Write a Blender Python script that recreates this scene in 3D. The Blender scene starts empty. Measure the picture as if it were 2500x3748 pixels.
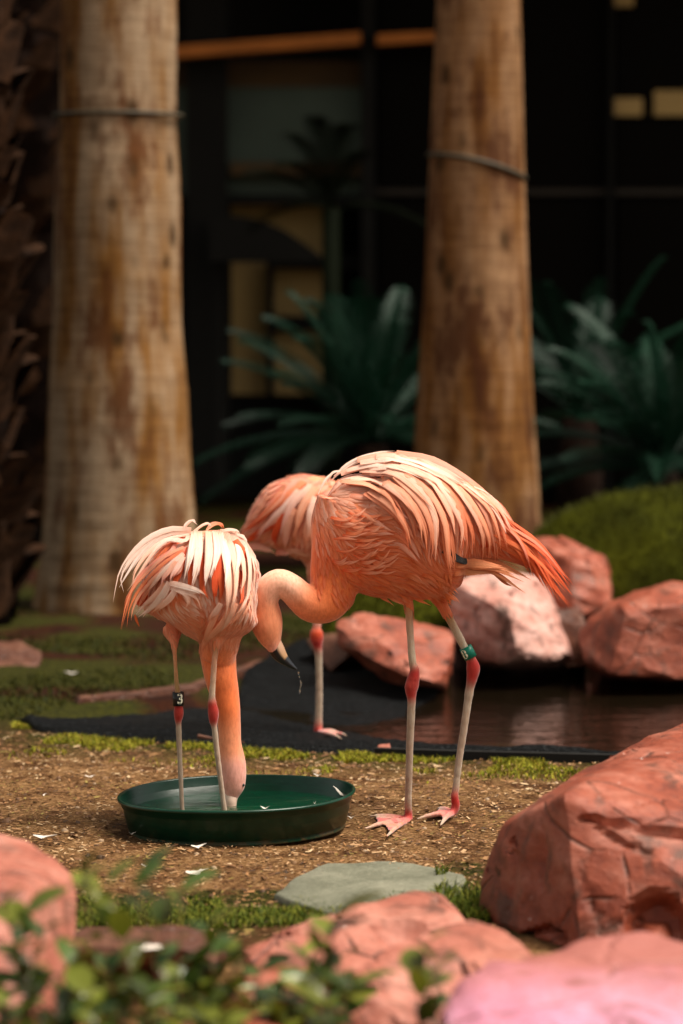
import bpy, bmesh, math, random
import numpy as np
from mathutils import Vector, Matrix, noise, kdtree
from mathutils.bvhtree import BVHTree
random.seed(7); np.random.seed(7)
S = bpy.context.scene
COL = S.collection

# ------------------------------------------------------------------ camera, world, sun, exposure
FPX = 11320.0; CX, CY = 1250.0, 1874.0; CAMH = 1.24
PITCH = math.atan((1874-1116)/FPX)
cam = bpy.data.cameras.new("camera"); camo = bpy.data.objects.new("camera", cam); COL.objects.link(camo)
cam.sensor_fit = 'VERTICAL'; cam.sensor_height = 36.0; cam.sensor_width = 24.0
cam.lens = 36.0*FPX/3748.0
cam.clip_start = 0.1; cam.clip_end = 500
camo.location = (0, 0, CAMH); camo.rotation_euler = (math.pi/2-PITCH, 0, 0)
cam.dof.use_dof = True; cam.dof.focus_distance = 7.35; cam.dof.aperture_fstop = 2.3
S.camera = camo

SUN_EL, SUN_AZ = math.radians(62), math.radians(103)     # azimuth from +Y towards +X (light from the right)
W = bpy.data.worlds.new("World"); S.world = W; W.use_nodes = True
wn = W.node_tree; wn.nodes.clear()
wo = wn.nodes.new('ShaderNodeOutputWorld'); wb = wn.nodes.new('ShaderNodeBackground')
sky = wn.nodes.new('ShaderNodeTexSky'); sky.sky_type = 'NISHITA'; sky.sun_disc = False
sky.sun_elevation = SUN_EL; sky.sun_rotation = SUN_AZ
hs = wn.nodes.new('ShaderNodeHueSaturation'); hs.inputs['Saturation'].default_value = 0.35
wm = wn.nodes.new('ShaderNodeMix'); wm.data_type = 'RGBA'; wm.blend_type = 'MULTIPLY'; wm.inputs[0].default_value = 1; wm.inputs[7].default_value = (1.0, .90, .75, 1)
wn.links.new(sky.outputs[0], hs.inputs['Color']); wn.links.new(hs.outputs[0], wm.inputs[6]); wn.links.new(wm.outputs[2], wb.inputs[0])
wb.inputs[1].default_value = 0.05
wn.links.new(wb.outputs[0], wo.inputs[0])
sl = bpy.data.lights.new("sun", 'SUN'); sl.energy = 2.2; sl.angle = math.radians(32); sl.color = (1, .92, .80)
so = bpy.data.objects.new("sun", sl); COL.objects.link(so)
sd = Vector((math.sin(SUN_AZ)*math.cos(SUN_EL), math.cos(SUN_AZ)*math.cos(SUN_EL), math.sin(SUN_EL)))
so.rotation_euler = sd.to_track_quat('Z', 'Y').to_euler(); so.location = (3, 0, 8)
S.view_settings.view_transform = 'Standard'; S.view_settings.look = 'None'
S.view_settings.exposure = 1.8; S.view_settings.gamma = 1.0; S.view_settings.use_curve_mapping = False
S.render.engine = 'CYCLES'

# ------------------------------------------------------------------ where a point of the photo (2500 x 3748) stands at distance d / on the ground
cp, sp_ = math.cos(PITCH), math.sin(PITCH)
def ray(u, v):
    a, b = (u-CX)/FPX, -(v-CY)/FPX
    return Vector((a, cp+b*sp_, -sp_+b*cp))
def P(u, v, d):
    r = ray(u, v); return Vector((0, 0, CAMH))+r*(d/r.y)
def G(u, v, z=0.0):
    r = ray(u, v); return Vector((0, 0, CAMH))+r*((z-CAMH)/r.z)
K = 1.5944                      # overview pixel -> photo pixel
def PU(u, v, d): return P(u*K, v*K, d)
def GU(u, v, z=0.0): return G(u*K, v*K, z)

# ------------------------------------------------------------------ object helpers
def tag(o, label=None, cat=None, group=None, kind=None):
    if label: o['label'] = label
    if cat: o['category'] = cat
    if group: o['group'] = group
    if kind: o['kind'] = kind
    return o
def empty(name, loc, label, cat, group=None):
    o = bpy.data.objects.new(name, None); o.empty_display_size = .05; o.location = loc; COL.objects.link(o)
    return tag(o, label, cat, group)
def root_loc(o):
    while o.parent: o = o.parent
    return Vector(o.location)
def link_mesh(name, me, mat, parent=None, origin=None, smooth=True):
    """me holds world coordinates; the object's origin goes to parent's root or `origin`"""
    org = root_loc(parent) if parent else Vector(origin or (0, 0, 0))
    me.transform(Matrix.Translation(-org))
    o = bpy.data.objects.new(name, me); COL.objects.link(o)
    if parent: o.parent = parent
    else: o.location = org
    if mat: me.materials.clear(); me.materials.append(mat)
    if smooth: me.polygons.foreach_set('use_smooth', [True]*len(me.polygons))
    me.update()
    return o
def mesh(name, verts, faces):
    me = bpy.data.meshes.new(name); me.from_pydata([tuple(v) for v in verts], [], faces); me.update(); return me
def set_col(me, cols):
    a = me.color_attributes.new('Col', 'FLOAT_COLOR', 'POINT')
    c = np.ones((len(me.vertices), 4), np.float32); c[:, :3] = np.asarray(cols, np.float32)[:, :3]
    a.data.foreach_set('color', c.ravel())
def coords(me):
    a = np.empty(len(me.vertices)*3, np.float32); me.vertices.foreach_get('co', a); return a.reshape(-1, 3)
def normals(me):
    a = np.empty(len(me.vertices)*3, np.float32); me.vertices.foreach_get('normal', a); return a.reshape(-1, 3)
def remesh(me, vox, smooth_it=0):
    o = bpy.data.objects.new('tmp', me); COL.objects.link(o)
    m = o.modifiers.new('r', 'REMESH'); m.mode = 'VOXEL'; m.voxel_size = vox
    if smooth_it:
        s = o.modifiers.new('s', 'SMOOTH'); s.iterations = smooth_it; s.factor = .5
    dg = bpy.context.evaluated_depsgraph_get(); dg.update()
    r = bpy.data.meshes.new_from_object(o.evaluated_get(dg))
    bpy.data.objects.remove(o); return r
class MB:
    def __init__(s): s.v = []; s.f = []; s.c = []; s.uv = []
    def add(s, vs, fs, c=None):
        n = len(s.v); s.v += [tuple(v) for v in vs]; s.f += [tuple(i+n for i in f) for f in fs]
        if c is not None: s.c += c if isinstance(c, list) else [c]*len(vs)
    def box(s, a, b, c=None):
        x0, y0, z0 = a; x1, y1, z1 = b
        s.add([(x0,y0,z0),(x1,y0,z0),(x1,y1,z0),(x0,y1,z0),(x0,y0,z1),(x1,y0,z1),(x1,y1,z1),(x0,y1,z1)],
              [(0,3,2,1),(4,5,6,7),(0,1,5,4),(1,2,6,5),(2,3,7,6),(3,0,4,7)], c)
    def tube(s, pts, rad, n=10, c=None, cap=True, ry=None):
        pts = [Vector(p) for p in pts]; m = len(pts); vs = []; cc = []
        if not isinstance(rad, (list, tuple)): rad = [rad]*m
        if ry is None: ry = rad
        up = Vector((0, 1, 0)); last = None
        for i, p in enumerate(pts):
            t = (pts[min(i+1, m-1)]-pts[max(i-1, 0)])
            t = t.normalized() if t.length > 1e-9 else Vector((0, 0, 1))
            a = up.cross(t)
            if a.length < .15: a = (last or Vector((1, 0, 0)))
            a = (a-t*a.dot(t)).normalized()
            if last is not None and a.dot(last) < 0: a = -a
            last = a; b = t.cross(a)
            for k in range(n):
                w = 2*math.pi*k/n
                vs.append(p+a*rad[i]*math.cos(w)+b*ry[i]*math.sin(w))
                if isinstance(c, list): cc.append(c[i])
        fs = []
        for i in range(m-1):
            for k in range(n):
                fs.append((i*n+k, i*n+(k+1) % n, (i+1)*n+(k+1) % n, (i+1)*n+k))
        if cap: fs.append(tuple(range(n))[::-1]); fs.append(tuple((m-1)*n+k for k in range(n)))
        s.add(vs, fs, cc if isinstance(c, list) else c)
    def build(s, name, mat, parent=None, origin=None, smooth=False):
        me = mesh(name, s.v, s.f)
        if len(s.c) == len(s.v) and s.c: set_col(me, s.c)
        return link_mesh(name, me, mat, parent, origin, smooth)
def spline(pts, n):
    """Catmull-Rom through tuples of any length"""
    A = np.array(pts, float); m = len(A); out = []
    Q = np.vstack([2*A[0]-A[1], A, 2*A[-1]-A[-2]])
    for k in range(n):
        t = k/(n-1)*(m-1); i = min(int(t), m-2); f = t-i
        p0, p1, p2, p3 = Q[i], Q[i+1], Q[i+2], Q[i+3]
        out.append(.5*((2*p1)+(-p0+p2)*f+(2*p0-5*p1+4*p2-p3)*f*f+(-p0+3*p1-3*p2+p3)*f**3))
    return out
def fbm(p, s=1.0, o=4): return noise.fractal(Vector(p)*s, 1.0, 2.0, o)

# ------------------------------------------------------------------ materials
class NT:
    def __init__(s, name):
        s.m = bpy.data.materials.new(name); s.m.use_nodes = True; s.t = s.m.node_tree
        s.b = s.t.nodes['Principled BSDF']; s.b.inputs['Roughness'].default_value = .8
        s.co = None
    def n(s, typ, **k):
        x = s.t.nodes.new(typ)
        for a, v in k.items(): setattr(x, a, v)
        return x
    def L(s, a, b): s.t.links.new(a, b)
    def obj(s, scale=(1, 1, 1), out='Object'):
        tc = s.n('ShaderNodeTexCoord'); mp = s.n('ShaderNodeMapping'); mp.inputs['Scale'].default_value = scale
        s.L(tc.outputs[out], mp.inputs[0]); return mp.outputs[0]
    def noise(s, scale, vec=None, detail=6, rough=.6, dist=0.0):
        x = s.n('ShaderNodeTexNoise'); x.inputs['Scale'].default_value = scale; x.inputs['Detail'].default_value = detail
        x.inputs['Roughness'].default_value = rough; x.inputs['Distortion'].default_value = dist
        s.L(vec if vec is not None else s.obj(), x.inputs['Vector']); return x.outputs['Fac']
    def ramp(s, fac, stops):
        r = s.n('ShaderNodeValToRGB'); e = r.color_ramp.elements
        while len(e) < len(stops): e.new(.5)
        for el, (p, c) in zip(e, stops):
            el.position = p; el.color = (*c, 1) if len(c) == 3 else c
        s.L(fac, r.inputs[0]); return r.outputs[0]
    def mix(s, fac, a, b, mode='MIX'):
        x = s.n('ShaderNodeMix', data_type='RGBA', blend_type=mode)
        for i, v in ((0, fac), (6, a), (7, b)):
            if isinstance(v, (int, float)): x.inputs[i].default_value = v
            elif isinstance(v, tuple): x.inputs[i].default_value = (*v, 1)
            else: s.L(v, x.inputs[i])
        return x.outputs[2]
    def math(s, op, a, b=None):
        x = s.n('ShaderNodeMath', operation=op)
        for i, v in ((0, a), (1, b)):
            if v is None: continue
            if isinstance(v, (int, float)): x.inputs[i].default_value = v
            else: s.L(v, x.inputs[i])
        return x.outputs[0]
    def base(s, c):
        if isinstance(c, tuple): s.b.inputs['Base Color'].default_value = (*c, 1)
        else: s.L(c, s.b.inputs['Base Color'])
    def bump(s, h, dist=.01, strength=.5):
        x = s.n('ShaderNodeBump'); x.inputs['Distance'].default_value = dist; x.inputs['Strength'].default_value = strength
        s.L(h, x.inputs['Height']); s.L(x.outputs[0], s.b.inputs['Normal'])
    def set(s, **k):
        for a, v in k.items(): s.b.inputs[a.replace('_', ' ')].default_value = v
def attr(nt, name='Col'):
    a = nt.n('ShaderNodeAttribute'); a.attribute_name = name; return a.outputs['Color']
BW = lambda v: (v, v, v)

# feathers: vertex colour x streaks along the vane
t = NT('feather'); uv = t.n('ShaderNodeTexCoord').outputs['UV']
mp = t.n('ShaderNodeMapping'); mp.inputs['Scale'].default_value = (9, .8, 1); t.L(uv, mp.inputs[0])
st = t.noise(3.0, mp.outputs[0], 4, .7)
c = t.mix(1.0, attr(t), t.ramp(st, [(.3, (.88, .79, .72)), (.52, (1, .98, .96)), (.75, (1.0, 1.0, 1.0))]), 'MULTIPLY')
t.base(c); t.bump(st, .0015, .6); t.set(Roughness=.62, Specular_IOR_Level=.25, Sheen_Weight=.25, Sheen_Roughness=.5)
tr = t.n('ShaderNodeBsdfTranslucent'); t.L(c, tr.inputs[0]); ms = t.n('ShaderNodeMixShader'); ms.inputs[0].default_value = .22
out = t.t.nodes['Material Output']; t.L(t.b.outputs[0], ms.inputs[1]); t.L(tr.outputs[0], ms.inputs[2]); t.L(ms.outputs[0], out.inputs[0])
M_feather = t.m
# body skin / down
t = NT('down'); v = t.obj((1, 1, .35)); n1 = t.noise(150, v, 5, .7); n2 = t.noise(14, None, 4)
c = t.mix(1.0, attr(t), t.ramp(n1, [(.3, (.78, .70, .66)), (.6, (1, 1, 1))]), 'MULTIPLY')
c = t.mix(.5, c, t.ramp(n2, [(.35, (.85, .74, .66)), (.65, (1, 1, 1))]), 'MULTIPLY')
t.base(c); t.bump(n1, .002, .5); t.set(Roughness=.65, Specular_IOR_Level=.2, Sheen_Weight=.3, Subsurface_Weight=.12, Subsurface_Scale=.01)
t.b.inputs['Subsurface Radius'].default_value = (1, .4, .2)
M_down = t.m
t = NT('bill_horn'); t.base(attr(t)); t.set(Roughness=.32, Specular_IOR_Level=.5); M_bill = t.m
t = NT('eye'); t.base((.012, .009, .006)); t.set(Roughness=.1); M_eye = t.m
def plain(name, col, rough=.7, var=.25, scale=20, bump=.0, spec=.3):
    t = NT(name); n = t.noise(scale, None, 5)
    t.base(t.ramp(n, [(.3, tuple(x*(1-var) for x in col)), (.7, tuple(min(1, x*(1+var)) for x in col))]))
    if bump: t.bump(n, bump, .7)
    t.set(Roughness=rough, Specular_IOR_Level=spec); return t.m
M_bandblack = plain('band_black', (.012, .012, .012), .35)
M_bandgreen = plain('band_green', (.0, .12, .075), .35)
M_digit = plain('band_digit', (.85, .8, .62), .5)

# ground
def pond_mask_nodes(t): pass
t = NT('ground'); v = t.obj()
n1 = t.noise(9, v, 8, .65); n2 = t.noise(75, v, 6, .75); n3 = t.noise(1.3, v, 4, .6); n4 = t.noise(260, v, 4, .7)
dirt = t.ramp(n2, [(.30, (.045, .022, .009)), (.44, (.155, .075, .026)), (.56, (.29, .16, .07)), (.74, (.48, .32, .165))])
dirt = t.mix(1.0, dirt, t.ramp(n1, [(.36, (.36, .26, .18)), (.58, (1, 1, 1))]), 'MULTIPLY')
dirt = t.mix(.7, dirt, t.ramp(n4, [(.3, (.5, .42, .36)), (.65, (1.15, 1.15, 1.1))]), 'MULTIPLY')
grass = t.ramp(n2, [(.3, (.005, .005, .0005)), (.50, (.022, .023, .001)), (.75, (.085, .075, .005))])
far = t.mix(1.0, dirt, (.15, .062, .018), 'MULTIPLY')  # far soil darkened in colour to stand in for tree shade
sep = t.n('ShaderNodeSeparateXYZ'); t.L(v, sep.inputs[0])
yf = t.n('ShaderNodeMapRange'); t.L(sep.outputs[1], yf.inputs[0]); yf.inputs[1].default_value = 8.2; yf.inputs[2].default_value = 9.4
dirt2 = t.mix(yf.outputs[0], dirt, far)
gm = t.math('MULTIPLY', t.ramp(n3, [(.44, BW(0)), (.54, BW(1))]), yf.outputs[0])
am = attr(t, 'moss')
gm2 = t.math('MAXIMUM', gm, t.math('MULTIPLY', am, t.ramp(n1, [(.38, BW(0)), (.52, BW(1))])))
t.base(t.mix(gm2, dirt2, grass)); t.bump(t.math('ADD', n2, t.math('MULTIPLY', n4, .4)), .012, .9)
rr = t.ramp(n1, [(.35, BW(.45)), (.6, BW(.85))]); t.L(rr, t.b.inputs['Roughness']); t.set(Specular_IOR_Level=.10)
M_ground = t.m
# red sandstone
def sandstone(name, lo, mid, hi, dark=(.05, .02, .01), sc=5, specks=True):
    t = NT(name); v = t.obj(); w = t.n('ShaderNodeTexNoise'); w.inputs['Scale'].default_value = 3; t.L(v, w.inputs[0])
    vm = t.n('ShaderNodeVectorMath', operation='ADD'); t.L(v, vm.inputs[0]); sc2 = t.n('ShaderNodeVectorMath', operation='SCALE'); t.L(w.outputs[1], sc2.inputs[0]); sc2.inputs[3].default_value = .12; t.L(sc2.outputs[0], vm.inputs[1])
    mpp = t.n('ShaderNodeMapping'); mpp.inputs['Scale'].default_value = (1.2, 1.2, 3.2); mpp.inputs['Rotation'].default_value = (.25, -.3, 0); t.L(vm.outputs[0], mpp.inputs[0])
    a = t.noise(sc, mpp.outputs[0], 8, .65); b = t.noise(60, v, 5, .7); d = t.noise(2.1*sc, v, 6, .6, .6)
    c = t.ramp(a, [(.28, lo), (.48, mid), (.68, hi)])
    c = t.mix(.75, c, t.ramp(b, [(.3, (.6, .5, .45)), (.55, (1, 1, 1)), (.8, (1.1, 1.15, 1.2))]), 'MULTIPLY')
    c = t.mix(t.ramp(d, [(.34, BW(.75)), (.46, BW(0))]), c, dark)
    if specks:
        e = t.noise(38, v, 2, .5); c = t.mix(t.ramp(e, [(.74, BW(0)), (.78, BW(.8))]), c, (.75, .66, .6))
    ck = t.n('ShaderNodeTexVoronoi'); ck.feature = 'DISTANCE_TO_EDGE'; ck.inputs['Scale'].default_value = sc*.9; t.L(vm.outputs[0], ck.inputs['Vector'])
    cg = t.math('MULTIPLY', t.ramp(ck.outputs['Distance'], [(.0, BW(1)), (.022, BW(0))]), t.ramp(d, [(.46, BW(0)), (.56, BW(1))])); c = t.mix(t.math('MULTIPLY', cg, .8), c, dark)
    t.base(c); t.bump(t.math('SUBTRACT', t.math('ADD', a, t.math('MULTIPLY', b, .3)), t.math('MULTIPLY', cg, .6)), .010, .9); t.set(Roughness=.6, Specular_IOR_Level=.42)
    return t.m
M_rock = sandstone('red_sandstone', (.12, .018, .006), (.25, .050, .020), (.38, .135, .088))
M_rockpink = sandstone('pink_sandstone', (.20, .045, .024), (.33, .105, .068), (.47, .21, .155), sc=4)
M_rockpale = sandstone('pale_pink_sandstone', (.30, .11, .08), (.46, .23, .185), (.60, .38, .33), sc=5, specks=False)
M_rockhaze = sandstone('lilac_haze_sandstone', (.46, .14, .20), (.60, .25, .40), (.70, .42, .62), sc=3, specks=False)  # the lilac is lens haze put into the rock colour
M_rockdark = sandstone('brown_sandstone', (.04, .011, .005), (.085, .026, .011), (.17, .07, .038))
t = NT('flagstone'); a = t.noise(6, None, 8, .65); b = t.noise(90, None, 5, .7)
c = t.mix(.8, t.ramp(a, [(.3, (.08, .08, .048)), (.5, (.14, .14, .095)), (.7, (.22, .21, .15))]), t.ramp(b, [(.3, (.55, .55, .5)), (.6, (1.1, 1.1, 1.1))]), 'MULTIPLY')
t.base(c); t.bump(b, .006, .7); M_flag = t.m
t = NT('moss_turf'); a = t.noise(3, None, 6, .6); b = t.noise(70, None, 5, .8)
c = t.mix(.8, t.ramp(a, [(.3, (.016, .018, .001)), (.65, (.070, .074, .004))]), t.ramp(b, [(.3, (.3, .3, .3)), (.65, (1.3, 1.3, 1.2))]), 'MULTIPLY')
t.base(c); t.bump(b, .02, 1); t.set(Roughness=.95, Specular_IOR_Level=.05); M_turf = t.m
_t = M_rockhaze.node_tree; _b = _t.nodes['Principled BSDF']; _l = _b.inputs['Base Color'].links[0].from_socket
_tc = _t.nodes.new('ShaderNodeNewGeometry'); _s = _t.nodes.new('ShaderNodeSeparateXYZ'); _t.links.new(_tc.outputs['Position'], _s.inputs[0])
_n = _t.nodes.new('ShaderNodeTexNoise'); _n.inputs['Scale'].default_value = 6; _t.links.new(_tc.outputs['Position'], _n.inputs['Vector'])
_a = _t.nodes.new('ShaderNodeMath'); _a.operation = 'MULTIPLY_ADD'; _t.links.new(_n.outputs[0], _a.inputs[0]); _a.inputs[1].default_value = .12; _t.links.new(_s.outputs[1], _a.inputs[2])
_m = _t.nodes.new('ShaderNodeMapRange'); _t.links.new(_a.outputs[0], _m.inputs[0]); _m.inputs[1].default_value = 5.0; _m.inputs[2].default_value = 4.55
_x = _t.nodes.new('ShaderNodeMix'); _x.data_type = 'RGBA'; _t.links.new(_m.outputs[0], _x.inputs[0]); _x.inputs[6].default_value = (.30, .095, .075, 1); _t.links.new(_l, _x.inputs[7]); _t.links.new(_x.outputs[2], _b.inputs['Base Color'])  # painted haze tint strengthens towards the camera
# palm bark
def bark(name, pale, tan, brown, seed, dots=True):
    t = NT(name); sc = t.obj((5.5, 5.5, .75)); sc.node.inputs['Location'].default_value = (seed, seed*.7, 0)
    a = t.noise(1.6, sc, 5, .55); fine = t.noise(3.0, t.obj((1.2, 1.2, 45)), 3, .6); v = t.noise(50, t.obj((1, 1, .12)), 5, .7)
    c = t.ramp(a, [(.42, pale), (.51, tuple((x+y)/2 for x, y in zip(pale, tan))), (.58, tan), (.72, brown)])
    big = t.noise(2.2, t.obj((1, 1, .6)), 4, .6); c = t.mix(t.ramp(big, [(.46, BW(0)), (.64, BW(.35))]), c, tuple(x*.5 for x in tan))
    c = t.mix(.55, c, t.ramp(fine, [(.38, (.45, .36, .28)), (.56, (1, 1, 1))]), 'MULTIPLY')
    c = t.mix(.5, c, t.ramp(v, [(.35, (.62, .52, .44)), (.6, (1, 1, 1))]), 'MULTIPLY')
    bl = t.noise(5.5, t.obj((1, 1, .32)), 5, .7); c = t.mix(t.ramp(bl, [(.51, BW(0)), (.61, BW(.85))]), c, brown)
    if dots:
        vo = t.n('ShaderNodeTexVoronoi'); vo.inputs['Scale'].default_value = 7.5; t.L(t.obj((1, 1, .55)), vo.inputs['Vector'])
        gate = t.noise(3.4, t.obj(), 2); d = t.ramp(vo.outputs['Distance'], [(.12, BW(.95)), (.28, BW(0))])
        d = t.math('MULTIPLY', d, t.ramp(gate, [(.44, BW(0)), (.52, BW(1))])); c = t.mix(d, c, (.045, .020, .005))
    t.base(c); t.bump(t.math('ADD', fine, v), .006, .5); t.set(Roughness=.85, Specular_IOR_Level=.15); return t.m
M_bark1 = bark('palm_bark_pale', (.33, .235, .15), (.22, .10, .022), (.085, .026, .005), 3.1)
M_bark2 = bark('palm_bark_tan', (.29, .165, .085), (.175, .072, .015), (.055, .015, .003), 8.6)
M_boot = plain('palm_boot', (.010, .004, .002), .9, .6, 9, .02, .1)
M_bootpale = plain('palm_boot_pale', (.032, .013, .005), .9, .8, 9, .02, .1)
def leafmat(name, lo, hi, rough=.4, spec=.5, transl=.2):
    t = NT(name); oi = t.n('ShaderNodeObjectInfo'); n = t.noise(30, None, 4)
    f = t.math('ADD', t.math('MULTIPLY', oi.outputs['Random'], .6), t.math('MULTIPLY', n, .5))
    c = t.ramp(f, [(.2, lo), (.85, hi)]); t.base(c); t.set(Roughness=rough, Specular_IOR_Level=spec)
    tr = t.n('ShaderNodeBsdfTranslucent'); t.L(c, tr.inputs[0]); ms = t.n('ShaderNodeMixShader'); ms.inputs[0].default_value = transl
    out = t.t.nodes['Material Output']; t.L(t.b.outputs[0], ms.inputs[1]); t.L(tr.outputs[0], ms.inputs[2]); t.L(ms.outputs[0], out.inputs[0]); return t.m
M_leaf = leafmat('shrub_leaf', (.012, .028, .003), (.17, .185, .018), .3)
M_leafdk = leafmat('shrub_leaf_dark', (.012, .032, .006), (.07, .11, .02), .3)
M_cycad = leafmat('cycad_leaflet', (.0015, .011, .0055), (.005, .030, .015), .5, .14, .08)
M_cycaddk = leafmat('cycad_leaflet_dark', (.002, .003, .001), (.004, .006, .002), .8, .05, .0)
M_grass = NT('grass_blade'); M_grass.base(attr(M_grass)); M_grass.set(Roughness=.7, Specular_IOR_Level=.12); M_grass = M_grass.m
t = NT('mulch'); t.base(attr(t)); t.set(Roughness=.7, Specular_IOR_Level=.35); M_mulch = t.m
M_stem = plain('shrub_stem', (.10, .035, .012), .7)
# liner, water, tub
t = NT('pond_liner'); a = t.noise(28, t.obj((1, 3, 1)), 6, .7); b = t.noise(120, None, 5, .8)
t.base(t.ramp(b, [(.3, (.004, .005, .006)), (.52, (.003, .0035, .004)), (.66, (.06, .065, .07))])); t.bump(t.math('ADD', a, b), .05, 1); t.set(Roughness=.55, Specular_IOR_Level=.13); M_liner = t.m  # pale speckles in the base colour imitate wet glints
t = NT('pond_water'); t.base((.006, .004, .002)); w = t.noise(5, t.obj((1, 3.2, 1)), 4, .55, .3); t.bump(w, .02, .32); t.set(Roughness=.03, IOR=1.33, Specular_IOR_Level=.5); M_water = t.m
t = NT('tub_water'); t.base((.002, .07, .03)); w = t.noise(11, t.obj((1, 2.4, 1)), 4, .55, .5); t.bump(w, .012, .6); t.set(Roughness=.02, IOR=1.33, Specular_IOR_Level=.5, Alpha=.55); M_tubwater = t.m
t = NT('green_plastic'); n = t.noise(30, t.obj((1, 1, 4)), 5, .6); sc_ = t.noise(160, None, 3, .6)
t.base(t.mix(t.ramp(sc_, [(.68, BW(0)), (.76, BW(.35))]), t.ramp(n, [(.3, (.0004, .022, .011)), (.7, (.0008, .034, .018))]), (.15, .2, .13)))
sz = t.n('ShaderNodeSeparateXYZ'); t.L(t.obj(), sz.inputs[0]); mr = t.n('ShaderNodeMapRange'); t.L(t.math('ADD', sz.outputs[2], t.math('MULTIPLY', t.noise(18, None, 6, .75), .11)), mr.inputs[0]); mr.inputs[1].default_value = .066; mr.inputs[2].default_value = .052
_l = t.b.inputs['Base Color'].links[0].from_socket; t.base(t.mix(t.math('MULTIPLY', mr.outputs[0], .55), _l, (.10, .055, .025))); t.set(Roughness=.28, Specular_IOR_Level=.35); t.bump(n, .001, .3); M_tub = t.m
t = NT('white_down'); t.base((.62, .55, .48)); t.set(Roughness=.7); M_white = t.m
t = NT('water_drop'); t.base((.9, .95, 1)); t.set(Roughness=.0, IOR=1.33, Transmission_Weight=1.0); M_drop = t.m
# building
M_dark = plain('dark_frame', (.0035, .0026, .0014), .9, .2, 4)
t = NT('dark_glass'); t.base((.0025, .0016, .0008)); t.set(Roughness=.5, Specular_IOR_Level=.03); M_glass = t.m
M_beam = plain('orange_timber', (.45, .14, .025), .8, .25, 3)
M_panel = plain('teal_panel', (.045, .060, .045), .8, .25, 1.5)
M_soffit = plain('brown_soffit', (.05, .025, .006), .8, .3, 2)
M_cream = plain('cream_wall', (.40, .26, .10), .9, .15, 1.2)
M_rail = plain('brown_rail', (.016, .009, .003), .6, .2, 4)
M_deck = plain('roof_slab', (.05, .04, .03), .9, .2, 2)
M_wire = plain('strap_wire', (.045, .035, .02), .6)

# ------------------------------------------------------------------ ground, pond, liner
pond = [GU(40,1660), GU(200,1690), GU(560,1716), GU(880,1731), GU(1330,1742), GU(1900,1752), GU(2400,1640), GU(2300,1480), GU(1500,1500), GU(900,1470), GU(620,1490), GU(560,1560), GU(400,1604), GU(180,1622)]
PA = np.array([(p.x, p.y) for p in pond])
def sd_poly(X, Y, A=PA):
    d = np.full(X.shape, 1e9); inside = np.zeros(X.shape, bool); n = len(A)
    for i in range(n):
        ax, ay = A[i]; bx, by = A[(i+1) % n]; ex, ey = bx-ax, by-ay; L2 = ex*ex+ey*ey
        tt = np.clip(((X-ax)*ex+(Y-ay)*ey)/L2, 0, 1); d = np.minimum(d, np.hypot(X-ax-tt*ex, Y-ay-tt*ey))
        c = ((ay > Y) != (by > Y)) & (X < (bx-ax)*(Y-ay)/((by-ay) or 1e-9)+ax); inside ^= c
    return np.where(inside, -d, d)
xs = np.concatenate([np.linspace(-60, -3.2, 12)[:-1], np.arange(-3.2, 3.2, .035), np.linspace(3.2, 60, 12)])
ys = np.concatenate([np.linspace(-40, 3.5, 10)[:-1], np.arange(3.5, 14.5, .035), np.linspace(14.5, 120, 16)])
X, Y = np.meshgrid(xs, ys); sdv = sd_poly(X, Y)
def gh(x, y, s):
    near = 1.0 if (abs(x) < 3.2 and 3.5 < y < 14.5) else 0
    z = 0
    if near: z = .010*noise.noise(Vector((x*2.3, y*2.3, 0)))+.004*noise.noise(Vector((x*11, y*11, 3)))+.002*noise.noise(Vector((x*38, y*38, 5)))
    if s < 0: z -= min(.30, -s*.55)
    return z
Z = np.array([[gh(X[j, i], Y[j, i], sdv[j, i]) for i in range(X.shape[1])] for j in range(X.shape[0])])
nx, ny = len(xs), len(ys)
V = np.stack([X.ravel(), Y.ravel(), Z.ravel()], 1)
idx = np.arange(nx*ny).reshape(ny, nx)
F = np.stack([idx[:-1, :-1].ravel(), idx[:-1, 1:].ravel(), idx[1:, 1:].ravel(), idx[1:, :-1].ravel()], 1)
me = bpy.data.meshes.new('ground'); me.from_pydata(V.tolist(), [], F.tolist())
# moss grows in a band along the liner edge and in front of the rocks
front = [GU(150,2065), GU(560,2040), GU(760,2050), GU(900,2075), GU(1060,1985), GU(1140,2010), GU(1140,2200), GU(150,2200)]
FA = np.array([(p.x, p.y) for p in front])
sf = sd_poly(X, Y, FA)
moss = np.where((sdv > 0) & (Y < 8.9), np.clip(1.15-(sdv-.02)/.40, 0, 1), 0)+np.where(sf < 0.03, 1, 0)
moss = np.clip(moss, 0, 1).ravel()
a = me.color_attributes.new('moss', 'FLOAT_COLOR', 'POINT'); a.data.foreach_set('color', np.stack([moss, moss, moss, np.ones_like(moss)], 1).astype(np.float32).ravel())
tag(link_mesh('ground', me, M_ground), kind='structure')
def gz(x, y):
    s = float(sd_poly(np.array([x]), np.array([y]))[0]); return gh(x, y, s)

me = mesh('water', [(-3, 8.2, -.045), (6, 8.2, -.045), (6, 12.5, -.045), (-3, 12.5, -.045)], [(0, 1, 2, 3)])
tag(link_mesh('water', me, M_water), kind='structure')

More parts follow.
